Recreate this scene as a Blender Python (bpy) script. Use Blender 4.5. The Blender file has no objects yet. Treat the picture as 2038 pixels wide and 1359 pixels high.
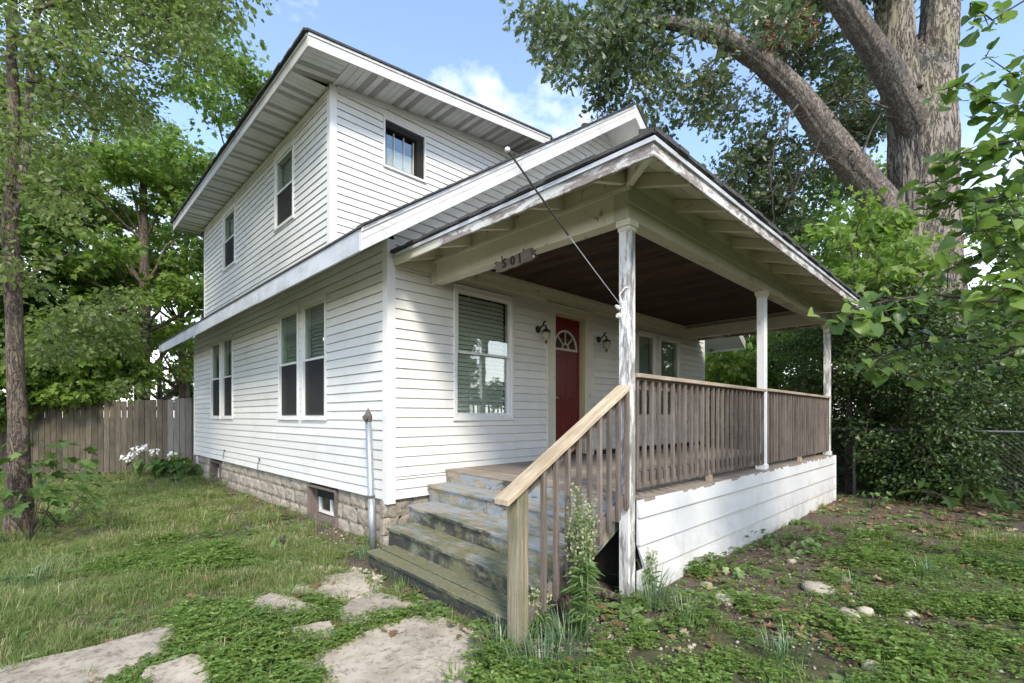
import bpy, math, random
import numpy as np
from mathutils import Vector, Matrix, Euler, noise
R = random.Random(7)
NR = np.random.default_rng(11)
sc = bpy.context.scene
COL = sc.collection

# ------------------------------------------------------------------ camera
F = 960.0; CXP = 1019.0; HY = 828.0; IW = 2038.0; IH = 1359.0
YAW = math.radians(45.475)
LAT = Vector((math.sin(YAW), -math.cos(YAW), 0)); DEP = Vector((math.cos(YAW), math.sin(YAW), 0))
CAM = Vector((-2.848, -4.9135, 1.5))
def at(px, py, d):
    """world point that lies d metres in front of the camera position"""
    return CAM + LAT * ((px - CXP) / F * d) + DEP * d + Vector((0, 0, (HY - py) / F * d))
def gnd(px, py, z=0.0):
    d = F * (CAM.z - z) / (py - HY)
    p = at(px, py, d); p.z = z
    return p
cd = bpy.data.cameras.new('camera'); cam = bpy.data.objects.new('camera', cd); COL.objects.link(cam)
cam.location = CAM
cam.rotation_euler = (math.radians(90), 0, math.atan2(DEP.y, DEP.x) - math.radians(90))
cd.sensor_width = 36; cd.lens = 36 * F / IW; cd.shift_y = (HY - IH / 2) / IW; cd.clip_end = 2000; cd.clip_start = .05
sc.camera = cam
# ------------------------------------------------------------------ world, sun, exposure
SUN_EL, SUN_AZ = 41.0, 240.0      # azimuth of the direction towards the sun, degrees from +X anticlockwise
w = bpy.data.worlds.new('World'); sc.world = w; w.use_nodes = True
nt = w.node_tree; nt.nodes.clear()
def N(nt, t, **k):
    n = nt.nodes.new(t)
    for a, b in k.items(): setattr(n, a, b)
    return n
sky = N(nt, 'ShaderNodeTexSky', sky_type='NISHITA', sun_disc=False)
sky.sun_elevation = math.radians(SUN_EL); sky.sun_rotation = math.radians(90 - SUN_AZ)
sky.air_density = 1.0; sky.dust_density = .3; sky.ozone_density = 2.5
tc = N(nt, 'ShaderNodeTexCoord'); sep = N(nt, 'ShaderNodeSeparateXYZ'); nt.links.new(tc.outputs['Generated'], sep.inputs[0])
mz = N(nt, 'ShaderNodeMath', operation='MAXIMUM'); mz.inputs[1].default_value = 0.0; nt.links.new(sep.outputs[2], mz.inputs[0])
ad = N(nt, 'ShaderNodeMath', operation='ADD'); ad.inputs[1].default_value = .35; nt.links.new(mz.outputs[0], ad.inputs[0])
dv = N(nt, 'ShaderNodeVectorMath', operation='DIVIDE'); nt.links.new(tc.outputs['Generated'], dv.inputs[0]); nt.links.new(ad.outputs[0], dv.inputs[1])
nz = N(nt, 'ShaderNodeTexNoise'); nz.inputs['Scale'].default_value = 1.25; nz.inputs['Detail'].default_value = 9; nz.inputs['Roughness'].default_value = .55
mp = N(nt, 'ShaderNodeMapping'); mp.inputs['Location'].default_value = (6.229, 1.988, 1.088)
nt.links.new(dv.outputs[0], mp.inputs[0]); nt.links.new(mp.outputs[0], nz.inputs['Vector'])
cr = N(nt, 'ShaderNodeValToRGB'); cr.color_ramp.elements[0].position = .545; cr.color_ramp.elements[1].position = .70
nt.links.new(nz.outputs['Fac'], cr.inputs[0])
# thin white haze that thickens toward the horizon
hz = N(nt, 'ShaderNodeMapRange'); hz.inputs['From Min'].default_value = 0; hz.inputs['From Max'].default_value = .42; hz.inputs['To Min'].default_value = .9; hz.inputs['To Max'].default_value = .03
nt.links.new(mz.outputs[0], hz.inputs[0])
mxf = N(nt, 'ShaderNodeMath', operation='MAXIMUM'); nt.links.new(cr.outputs[0], mxf.inputs[0]); nt.links.new(hz.outputs[0], mxf.inputs[1])
mix = N(nt, 'ShaderNodeMix', data_type='RGBA'); nt.links.new(mxf.outputs[0], mix.inputs[0])
nt.links.new(sky.outputs[0], mix.inputs[6]); mix.inputs[7].default_value = (8.4, 8.1, 7.7, 1)
bg = N(nt, 'ShaderNodeBackground'); bg.inputs['Strength'].default_value = .120
wo = N(nt, 'ShaderNodeOutputWorld'); nt.links.new(mix.outputs[2], bg.inputs[0]); nt.links.new(bg.outputs[0], wo.inputs[0])
sl = bpy.data.lights.new('sun', 'SUN'); sun = bpy.data.objects.new('sun', sl); COL.objects.link(sun)
sl.energy = 1.5; sl.angle = math.radians(12); sl.color = (1.0, .91, .78)
_e, _a = math.radians(SUN_EL), math.radians(SUN_AZ)
sd = Vector((math.cos(_e) * math.cos(_a), math.cos(_e) * math.sin(_a), math.sin(_e)))
sun.rotation_euler = sd.to_track_quat('Z', 'Y').to_euler()
vs = sc.view_settings; vs.view_transform = 'Standard'; vs.look = 'None'; vs.exposure = 1.68; vs.gamma = 1; vs.use_curve_mapping = False
sc.cycles.max_bounces = 8; sc.cycles.diffuse_bounces = 4; sc.cycles.glossy_bounces = 3; sc.cycles.transparent_max_bounces = 8
sc.cycles.transmission_bounces = 4; sc.cycles.caustics_reflective = False; sc.cycles.caustics_refractive = False

# ------------------------------------------------------------------ materials
def L(nt, a, b): nt.links.new(a, b)
def mat_new(name):
    m = bpy.data.materials.new(name); m.use_nodes = True; nt = m.node_tree; nt.nodes.clear()
    out = N(nt, 'ShaderNodeOutputMaterial'); p = N(nt, 'ShaderNodeBsdfPrincipled'); L(nt, p.outputs[0], out.inputs[0])
    return m, nt, p, out
def coords(nt, scale=(1, 1, 1), world=True):
    if world:
        g = N(nt, 'ShaderNodeNewGeometry'); src = g.outputs['Position']
    else:
        src = N(nt, 'ShaderNodeTexCoord').outputs['Object']
    m = N(nt, 'ShaderNodeMapping'); m.inputs['Scale'].default_value = scale; L(nt, src, m.inputs[0]); return m.outputs[0]
def nse(nt, vec, s, d=6, r=.6, dist=0):
    n = N(nt, 'ShaderNodeTexNoise'); n.inputs['Scale'].default_value = s; n.inputs['Detail'].default_value = d
    n.inputs['Roughness'].default_value = r; n.inputs['Distortion'].default_value = dist; L(nt, vec, n.inputs['Vector']); return n.outputs['Fac']
def ramp(nt, fac, stops):
    r = N(nt, 'ShaderNodeValToRGB'); e = r.color_ramp.elements
    while len(e) < len(stops): e.new(.5)
    for i, (p, c) in enumerate(stops):
        e[i].position = p; e[i].color = (c, c, c, 1) if isinstance(c, (int, float)) else (*c, 1)
    L(nt, fac, r.inputs[0]); return r.outputs[0]
def mixc(nt, fac, a, b, mode='MIX'):
    m = N(nt, 'ShaderNodeMix', data_type='RGBA', blend_type=mode)
    if isinstance(fac, (int, float)): m.inputs[0].default_value = fac
    else: L(nt, fac, m.inputs[0])
    for i, v in ((6, a), (7, b)):
        if isinstance(v, tuple): m.inputs[i].default_value = (*v, 1)
        else: L(nt, v, m.inputs[i])
    return m.outputs[2]
def bump(nt, p, h, strength=.3, dist=.01):
    b = N(nt, 'ShaderNodeBump'); b.inputs['Strength'].default_value = strength; b.inputs['Distance'].default_value = dist
    L(nt, h, b.inputs['Height']); L(nt, b.outputs[0], p.inputs['Normal'])
def rnd(nt, lo, hi):
    o = N(nt, 'ShaderNodeObjectInfo'); m = N(nt, 'ShaderNodeMapRange'); m.inputs['To Min'].default_value = lo; m.inputs['To Max'].default_value = hi
    L(nt, o.outputs['Random'], m.inputs[0]); return m.outputs[0]
def scalec(nt, col, f):
    v = N(nt, 'ShaderNodeVectorMath', operation='SCALE'); L(nt, col, v.inputs[0])
    if isinstance(f, (int, float)): v.inputs['Scale'].default_value = f
    else: L(nt, f, v.inputs['Scale'])
    return v.outputs[0]

def paint(name, base, dirt, lo=.45, hi=.75, rough=.5, streak=(1, 1, .3), bmp=.12, sc_=2.5, var=.05, splash=False):
    m, nt, p, o = mat_new(name)
    v = coords(nt, streak); n1 = nse(nt, v, sc_, 8, .7); n2 = nse(nt, coords(nt), 45, 4, .6)
    f = ramp(nt, n1, [(lo, 0.0), (hi, 1.0)])
    c = mixc(nt, f, base, dirt)
    f2 = ramp(nt, n2, [(.62, 0.0), (.75, .35)])
    c = mixc(nt, f2, c, tuple(x * .7 for x in dirt))
    if splash:      # mud splashed up from the ground, and rain runs
        sp = N(nt, 'ShaderNodeSeparateXYZ'); gm = N(nt, 'ShaderNodeNewGeometry'); L(nt, gm.outputs['Position'], sp.inputs[0])
        zr = N(nt, 'ShaderNodeMapRange'); zr.inputs['From Min'].default_value = .0; zr.inputs['From Max'].default_value = 1.1; zr.inputs['To Min'].default_value = .34; zr.inputs['To Max'].default_value = -.15; L(nt, sp.outputs[2], zr.inputs[0])
        am = N(nt, 'ShaderNodeMath', operation='ADD'); L(nt, zr.outputs[0], am.inputs[0]); L(nt, nse(nt, coords(nt), 5, 8, .75), am.inputs[1])
        c = mixc(nt, ramp(nt, am.outputs[0], [(.66, 0.0), (.98, .5)]), c, (.30, .27, .22))
        c = mixc(nt, ramp(nt, nse(nt, coords(nt, (1, 1, .12)), 9, 6, .7), [(.60, 0.0), (.85, .28)]), c, tuple(x * .7 for x in dirt))
    c = scalec(nt, c, rnd(nt, 1 - var, 1 + var * .4))
    L(nt, c, p.inputs['Base Color']); p.inputs['Roughness'].default_value = rough; bump(nt, p, n2, bmp, .004); return m

def peeling(name, base, wood1, wood2, lo, hi, grain=(1, 1, .06), rough=.65, sc_=6):
    m, nt, p, o = mat_new(name)
    vg = coords(nt, tuple(g * 1.0 for g in grain))
    g = nse(nt, vg, 60, 5, .7); w_ = ramp(nt, g, [(.3, wood1), (.7, wood2)])
    n1 = nse(nt, coords(nt, tuple(max(x, .22) for x in grain)), sc_, 9, .75, .4)
    f = ramp(nt, n1, [(lo, 0.0), (hi, 1.0)])
    n3 = nse(nt, coords(nt), 3, 4, .6)
    pc = mixc(nt, ramp(nt, n3, [(.4, 0.0), (.8, .5)]), base, tuple(x * .78 for x in base))
    c = mixc(nt, f, pc, w_)
    c = scalec(nt, c, rnd(nt, .9, 1.05))
    L(nt, c, p.inputs['Base Color']); p.inputs['Roughness'].default_value = rough
    h = mixc(nt, f, (1.0, 1.0, 1.0), g); bump(nt, p, h, .6, .006); return m

def wood(name, c1, c2, grain=(1, 1, .06), dark=None, rough=.75, s=45, var=.22, b=.5):
    m, nt, p, o = mat_new(name)
    oi = N(nt, 'ShaderNodeObjectInfo'); ofs = N(nt, 'ShaderNodeVectorMath', operation='SCALE'); ofs.inputs[0].default_value = (13, 7, 17); L(nt, oi.outputs['Random'], ofs.inputs['Scale'])
    addv = N(nt, 'ShaderNodeVectorMath', operation='ADD'); g0 = N(nt, 'ShaderNodeNewGeometry'); L(nt, g0.outputs['Position'], addv.inputs[0]); L(nt, ofs.outputs[0], addv.inputs[1])
    mp_ = N(nt, 'ShaderNodeMapping'); mp_.inputs['Scale'].default_value = grain; L(nt, addv.outputs[0], mp_.inputs[0])
    g = nse(nt, mp_.outputs[0], s, 7, .75, .6)
    c = ramp(nt, g, [(.28, c1), (.72, c2)])
    n2 = nse(nt, addv.outputs[0], 2.5, 5, .6)
    c = mixc(nt, ramp(nt, n2, [(.45, 0.0), (.75, .75)]), c, dark or tuple(x * .45 for x in c1))
    c = scalec(nt, c, rnd(nt, 1 - var, 1 + var))
    L(nt, c, p.inputs['Base Color']); p.inputs['Roughness'].default_value = rough; bump(nt, p, g, b, .005); return m

def mossy(name):      # step boards: grey blue paint, bare wood, moss and black mildew
    m, nt, p, o = mat_new(name)
    vg = coords(nt, (1, .08, 1)); g = nse(nt, vg, 55, 6, .7)
    paintc = mixc(nt, ramp(nt, nse(nt, coords(nt), 7, 5), [(.4, 0.0), (.7, .6)]), (.24, .28, .31), (.34, .37, .39))
    bare = ramp(nt, g, [(.3, (.20, .16, .11)), (.7, (.42, .36, .27))])
    f1 = ramp(nt, nse(nt, coords(nt, (1, .35, 1)), 9, 9, .78, .5), [(.47, 0.0), (.53, 1.0)])
    c = mixc(nt, f1, paintc, bare)
    # moss grows on the lower steps
    sp = N(nt, 'ShaderNodeSeparateXYZ'); gm = N(nt, 'ShaderNodeNewGeometry'); L(nt, gm.outputs['Position'], sp.inputs[0])
    zr = N(nt, 'ShaderNodeMapRange'); zr.inputs['From Min'].default_value = .05; zr.inputs['From Max'].default_value = .75; zr.inputs['To Min'].default_value = .30; zr.inputs['To Max'].default_value = -.12
    L(nt, sp.outputs[2], zr.inputs[0])
    nm = nse(nt, coords(nt, (1, .6, 1)), 3.2, 8, .7)
    am = N(nt, 'ShaderNodeMath', operation='ADD'); L(nt, nm, am.inputs[0]); L(nt, zr.outputs[0], am.inputs[1])
    fm = ramp(nt, am.outputs[0], [(.50, 0.0), (.66, .88)])
    mossc = ramp(nt, nse(nt, coords(nt), 30, 6, .7), [(.3, (.075, .080, .028)), (.7, (.20, .195, .095))])
    c = mixc(nt, fm, c, mossc)
    # black mildew on the vertical faces
    sn = N(nt, 'ShaderNodeSeparateXYZ'); L(nt, gm.outputs['True Normal'], sn.inputs[0])
    ab = N(nt, 'ShaderNodeMath', operation='ABSOLUTE'); L(nt, sn.outputs[2], ab.inputs[0])
    inv = N(nt, 'ShaderNodeMath', operation='SUBTRACT'); inv.inputs[0].default_value = 1; L(nt, ab.outputs[0], inv.inputs[1])
    nb = nse(nt, coords(nt, (1, .5, .8)), 4.5, 8, .72)
    ab2 = N(nt, 'ShaderNodeMath', operation='MULTIPLY_ADD'); L(nt, zr.outputs[0], ab2.inputs[0]); ab2.inputs[1].default_value = .35; L(nt, nb, ab2.inputs[2])
    fb = ramp(nt, ab2.outputs[0], [(.50, 0.0), (.60, .92)])
    mm = N(nt, 'ShaderNodeMath', operation='MULTIPLY'); L(nt, fb, mm.inputs[0]); L(nt, inv.outputs[0], mm.inputs[1])
    c = mixc(nt, mm.outputs[0], c, (.030, .032, .032))
    L(nt, c, p.inputs['Base Color']); p.inputs['Roughness'].default_value = .8; bump(nt, p, g, .5, .006); return m

def stone_mat(name, c1, c2, c3, s=8, b=.8, rough=.9):
    m, nt, p, o = mat_new(name)
    v = coords(nt); a = nse(nt, v, s, 8, .7); d = nse(nt, v, s * 7, 6, .7)
    c = ramp(nt, a, [(.3, c1), (.55, c2), (.8, c3)])
    c = mixc(nt, ramp(nt, d, [(.35, .75), (.5, 0.0)]), c, tuple(x * .45 for x in c1))
    c = scalec(nt, c, rnd(nt, .8, 1.12))
    L(nt, c, p.inputs['Base Color']); p.inputs['Roughness'].default_value = rough; bump(nt, p, d, b, .012); return m

def plain(name, col, rough=.5, metal=0, b=.0):
    m, nt, p, o = mat_new(name); p.inputs['Base Color'].default_value = (*col, 1); p.inputs['Roughness'].default_value = rough; p.inputs['Metallic'].default_value = metal
    n = nse(nt, coords(nt), 30, 5, .6); c = mixc(nt, ramp(nt, n, [(.35, 0.0), (.75, 1.0)]), col, tuple(x * .75 for x in col)); L(nt, c, p.inputs['Base Color'])
    if b: bump(nt, p, n, b, .004)
    return m

def glass_mat(name, tint=.04):
    m = bpy.data.materials.new(name); m.use_nodes = True; nt = m.node_tree; nt.nodes.clear()
    o = N(nt, 'ShaderNodeOutputMaterial'); g = N(nt, 'ShaderNodeBsdfGlossy'); g.inputs['Roughness'].default_value = .02; g.inputs['Color'].default_value = (.9, .95, .95, 1)
    t = N(nt, 'ShaderNodeBsdfTransparent'); t.inputs['Color'].default_value = (.88, .92, .90, 1)
    fr = N(nt, 'ShaderNodeFresnel'); fr.inputs['IOR'].default_value = 1.55
    mr = N(nt, 'ShaderNodeMapRange'); mr.inputs['To Min'].default_value = .0; mr.inputs['To Max'].default_value = .26; L(nt, fr.outputs[0], mr.inputs[0])
    n = nse(nt, coords(nt), 2.0, 2, .4); b = N(nt, 'ShaderNodeBump'); b.inputs['Strength'].default_value = .10; b.inputs['Distance'].default_value = .02; L(nt, n, b.inputs['Height']); L(nt, b.outputs[0], g.inputs['Normal'])
    mx = N(nt, 'ShaderNodeMixShader'); L(nt, mr.outputs[0], mx.inputs[0]); L(nt, t.outputs[0], mx.inputs[1]); L(nt, g.outputs[0], mx.inputs[2]); L(nt, mx.outputs[0], o.inputs[0]); return m

def screen_mat(name):
    m = bpy.data.materials.new(name); m.use_nodes = True; nt = m.node_tree; nt.nodes.clear()
    o = N(nt, 'ShaderNodeOutputMaterial'); d = N(nt, 'ShaderNodeBsdfDiffuse'); d.inputs[0].default_value = (.055, .055, .055, 1)
    t = N(nt, 'ShaderNodeBsdfTransparent'); mx = N(nt, 'ShaderNodeMixShader'); mx.inputs[0].default_value = .62
    L(nt, t.outputs[0], mx.inputs[1]); L(nt, d.outputs[0], mx.inputs[2]); L(nt, mx.outputs[0], o.inputs[0]); return m

def leaf_mat(name, c1, c2, c3=None, trans=.35, rough=.45, hi=1.25, spec=.35):
    m = bpy.data.materials.new(name); m.use_nodes = True; nt = m.node_tree; nt.nodes.clear()
    o = N(nt, 'ShaderNodeOutputMaterial'); p = N(nt, 'ShaderNodeBsdfPrincipled'); t = N(nt, 'ShaderNodeBsdfTranslucent')
    g = N(nt, 'ShaderNodeNewGeometry'); oi = N(nt, 'ShaderNodeObjectInfo')
    a = N(nt, 'ShaderNodeMath', operation='ADD'); L(nt, g.outputs['Random Per Island'], a.inputs[0]); L(nt, oi.outputs['Random'], a.inputs[1])
    fr = N(nt, 'ShaderNodeMath', operation='FRACT'); L(nt, a.outputs[0], fr.inputs[0])
    c = ramp(nt, fr.outputs[0], [(0, c1), (.75, c2), (1, c3 or c2)])
    L(nt, c, p.inputs['Base Color']); p.inputs['Roughness'].default_value = rough; p.inputs['Specular IOR Level'].default_value = spec
    L(nt, scalec(nt, mixc(nt, .5, c, (.14, .24, .02)), hi), t.inputs[0])
    mx = N(nt, 'ShaderNodeMixShader'); mx.inputs[0].default_value = trans; L(nt, p.outputs[0], mx.inputs[1]); L(nt, t.outputs[0], mx.inputs[2]); L(nt, mx.outputs[0], o.inputs[0]); return m

def bark(name, c1, c2, s=9, stretch=.16, bs=1.0, bd=.05, tint=None):
    m, nt, p, o = mat_new(name)
    v = coords(nt, (1, 1, stretch)); wv = N(nt, 'ShaderNodeVectorMath', operation='ADD'); nn = N(nt, 'ShaderNodeTexNoise'); nn.inputs['Scale'].default_value = s * .5; nn.inputs['Detail'].default_value = 4
    L(nt, v, nn.inputs['Vector']); L(nt, v, wv.inputs[0]); L(nt, scalec(nt, nn.outputs['Color'], .35), wv.inputs[1])
    a = nse(nt, wv.outputs[0], s * 1.3, 9, .72, .3); fine = nse(nt, coords(nt, (1, 1, .5)), s * 7, 6, .7)
    rid = N(nt, 'ShaderNodeMath', operation='SUBTRACT'); rid.inputs[1].default_value = .5; L(nt, a, rid.inputs[0])
    ab = N(nt, 'ShaderNodeMath', operation='ABSOLUTE'); L(nt, rid.outputs[0], ab.inputs[0])
    fur = ramp(nt, ab.outputs[0], [(0.0, 0.0), (.035, 1.0)])
    big = nse(nt, coords(nt, (1, 1, .35)), 1.3, 5, .6)
    c = ramp(nt, fine, [(.3, c1), (.7, c2)])
    c = mixc(nt, ramp(nt, big, [(.4, 0.0), (.7, .5)]), c, tuple(x * .7 for x in c1))
    c = mixc(nt, fur, tuple(x * .28 for x in c1), c)
    if tint: c = mixc(nt, ramp(nt, nse(nt, coords(nt, (1, 1, .3)), 1.6, 4), [(.5, 0.0), (.7, .6)]), c, tint)
    L(nt, c, p.inputs['Base Color']); p.inputs['Roughness'].default_value = .92
    h = mixc(nt, .3, fur, fine); bump(nt, p, h, bs, bd); return m

M = {}
M['siding'] = paint('vinyl_siding', (.74, .735, .71), (.60, .585, .54), .50, .85, .42, (1, 1, 1), .05, 1.6, .07, True)
M['trim'] = paint('white_trim', (.76, .76, .74), (.62, .62, .60), .55, .85, .4, (1, 1, .4), .04, 2)
M['fascia'] = paint('aluminium_fascia', (.64, .63, .60), (.40, .39, .36), .50, .80, .4, (1, 1, 1), .05, 3)
M['eavealu'] = paint('weathered_aluminium', (.60, .62, .66), (.36, .37, .38), .42, .75, .45, (1, .5, 1), .08, 4)
M['soffit'] = paint('soffit_white', (.78, .78, .76), (.56, .56, .52), .45, .8, .5, (1, 1, 1), .05, 2.2, .10)
M['vent'] = plain('vented_strip', (.42, .42, .40), .6)
M['beam'] = peeling('old_beam_paint', (.70, .68, .57), (.16, .13, .09), (.34, .30, .22), .60, .66, (1, 1, 1), .7, 9)
M['beamg'] = peeling('mildewed_beam_paint', (.54, .54, .45), (.10, .10, .07), (.30, .31, .24), .55, .68, (.25, 1, 1), .75, 6)
M['roofboard'] = peeling('roof_board_paint', (.68, .67, .58), (.12, .10, .07), (.3, .27, .2), .64, .69, (.3, .3, 1), .7, 10)
M['peel'] = peeling('peeling_fascia', (.66, .65, .62), (.17, .14, .12), (.36, .31, .28), .46, .52, (.35, .35, 1), .7, 9)
M['post'] = peeling('peeling_post', (.72, .72, .70), (.13, .125, .115), (.38, .37, .35), .455, .53, (1, 1, .10), .7, 9)
M['post2'] = peeling('chipped_post', (.76, .78, .79), (.24, .22, .20), (.50, .47, .43), .60, .66, (1, 1, .15), .6, 7)
M['baluster'] = wood('baluster_wood', (.070, .054, .044), (.26, .215, .185), (1, 1, .05), (.06, .05, .042))
M['cap'] = wood('rail_cap_wood', (.30, .21, .12), (.68, .58, .42), (.07, 1, .12), (.26, .20, .12), .7, 30, .05, .8)
M['caph'] = wood('rail_cap_weathered', (.34, .26, .19), (.55, .46, .35), (.06, 1, 1), (.22, .17, .13), .7, 35, .12)
M['newel'] = wood('newel_wood', (.055, .045, .025), (.42, .37, .26), (1, 1, .04), (.085, .095, .035), .8, 40, .05, 1.0)
M['deck'] = wood('deck_wood', (.19, .15, .115), (.42, .36, .29), (1, .05, 1), (.16, .135, .11), .8, 45, .16)
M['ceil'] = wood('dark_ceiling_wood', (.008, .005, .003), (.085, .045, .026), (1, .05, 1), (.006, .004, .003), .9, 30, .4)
M['steps'] = mossy('mossy_step_paint')
M['skirt'] = paint('skirt_board_paint', (.66, .66, .66), (.52, .52, .51), .50, .8, .45, (1, 1, 1), .08, 1.8, .05, True)
M['stone'] = stone_mat('rock_faced_block', (.22, .19, .15), (.40, .35, .285), (.55, .50, .42), 7, 1.0)
M['mortar'] = stone_mat('mortar', (.20, .18, .15), (.27, .25, .21), (.33, .30, .26), 20, .3)
M['slab'] = stone_mat('old_concrete', (.27, .225, .165), (.46, .395, .305), (.56, .50, .40), 3, .35)
M['rock'] = stone_mat('field_stone', (.36, .31, .25), (.52, .46, .37), (.62, .57, .48), 12, .5)
M['shingle'] = stone_mat('asphalt_shingle', (.045, .045, .045), (.075, .073, .07), (.10, .10, .095), 12, .5)
M['shinglebounce'] = stone_mat('light_bounce_shingle', (.24, .235, .225), (.32, .315, .30), (.40, .39, .37), 12, .5)  # pale grey added to bounce light up onto the gable siding
M['door'] = paint('red_door_paint', (.145, .007, .007), (.08, .005, .005), .4, .8, .35, (1, 1, .4), .12, 5, 0)
M['doorlite'] = plain('door_light_frame', (.62, .60, .52), .5)
M['jamb'] = paint('yellowed_jamb', (.55, .46, .30), (.36, .28, .17), .45, .75, .55, (1, 1, .2), .2, 5)
M['glass'] = glass_mat('window_glass')
M['screen'] = screen_mat('insect_screen')
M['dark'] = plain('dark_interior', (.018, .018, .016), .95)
M['blind'] = plain('blind_slat', (.80, .80, .72), .5)
M['blind2'] = plain('shade_cloth', (.34, .35, .33), .8)
M['black'] = plain('black_iron', (.012, .012, .012), .4)
M['lampglass'] = plain('amber_lamp_glass', (.42, .40, .30), .15)
M['glow'] = None
M['galv'] = plain('galvanized_steel', (.42, .45, .48), .42, .55, .25)
M['rust'] = plain('rusty_iron', (.13, .11, .10), .7, .2)
M['porcelain'] = plain('white_porcelain', (.74, .73, .70), .3)
M['cable'] = plain('black_cable', (.015, .015, .015), .5)
M['fence'] = wood('fence_wood', (.045, .038, .027), (.150, .125, .092), (1, 1, .06), (.030, .032, .020), .95, 35, .30)
M['fencenew'] = wood('grey_fence_wood', (.07, .066, .06), (.20, .185, .17), (1, 1, .06), (.12, .11, .10), .9, 35, .15)
M['signwood'] = wood('sign_driftwood', (.10, .085, .07), (.26, .22, .18), (1, .06, 1), None, .9, 60, .05)
M['chain'] = plain('chainlink_wire', (.10, .105, .105), .55, .4)
M['fpost'] = plain('fence_pipe', (.30, .33, .34), .5, .4)
M['oakbark'] = bark('oak_bark', (.22, .185, .15), (.42, .37, .31), 6.5, .20, 1.0, .05, (.27, .26, .15))
M['limbbark'] = bark('limb_bark', (.17, .142, .118), (.35, .30, .255), 11, .45, .9, .03)
M['bark'] = bark('brown_bark', (.11, .082, .06), (.27, .21, .16), 16, .22, 1.0, .03)
M['twig'] = plain('twig_bark', (.075, .058, .045), .9)
M['redtwig'] = plain('redbud_twig', (.05, .036, .03), .8)
M['maple'] = leaf_mat('maple_leaf', (.085, .145, .030), (.15, .235, .050), (.21, .29, .10), .48, .4, 1.7)
M['maple2'] = leaf_mat('sunny_leaf', (.11, .185, .030), (.18, .275, .050), (.29, .37, .13), .50, .4, 1.7)
M['elm'] = leaf_mat('elm_leaf', (.11, .145, .045), (.185, .235, .075), (.26, .29, .14), .46, .4, 1.7)
M['oak'] = leaf_mat('oak_leaf', (.060, .082, .042), (.11, .145, .075), (.30, .32, .22), .34, .33, 1.5, .6)
M['shrubl'] = leaf_mat('shrub_leaf', (.045, .080, .020), (.085, .155, .032), (.16, .23, .07), .33, .4, 1.4)
M['darkl'] = leaf_mat('dark_shrub_leaf', (.030, .058, .018), (.075, .13, .036), (.18, .25, .09), .32, .38, 1.3, .5)
M['redbud'] = leaf_mat('redbud_leaf', (.055, .105, .030), (.12, .20, .05), (.26, .36, .09), .45, .36, 1.6)
M['hosta'] = leaf_mat('hosta_leaf', (.06, .12, .03), (.11, .20, .05), (.18, .26, .09), .28)
M['weedl'] = leaf_mat('weed_leaf', (.11, .18, .055), (.19, .29, .10), (.32, .40, .19), .38, .4, 1.5)
M['seed'] = leaf_mat('seed_head', (.26, .30, .15), (.40, .42, .24), (.50, .50, .32), .3)
M['grass'] = leaf_mat('grass_blade', (.125, .175, .045), (.22, .28, .085), (.42, .41, .20), .42, .45, 1.6)
M['drygrass'] = leaf_mat('dry_grass_blade', (.28, .25, .12), (.40, .36, .20), (.55, .49, .31), .3)
M['bluegrass'] = leaf_mat('coarse_grass_blade', (.075, .14, .06), (.15, .24, .12), (.30, .38, .22), .32, .36, 1.3, .5)
M['clover'] = leaf_mat('clover_leaf', (.095, .165, .030), (.18, .28, .06), (.32, .42, .14), .42, .42, 1.6)
M['dead'] = leaf_mat('dead_leaf', (.13, .075, .042), (.26, .165, .10), (.45, .35, .24), .12, .6, 1.0, .2)
M['petal'] = plain('white_petal', (.80, .80, .78), .5)
def lamp_glow():
    m = bpy.data.materials.new('lit_lamp'); m.use_nodes = True; b = m.node_tree.nodes['Principled BSDF']; b.inputs['Emission Color'].default_value = (1, .75, .4, 1); b.inputs['Emission Strength'].default_value = 2.0; return m
M['glow'] = lamp_glow()

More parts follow.
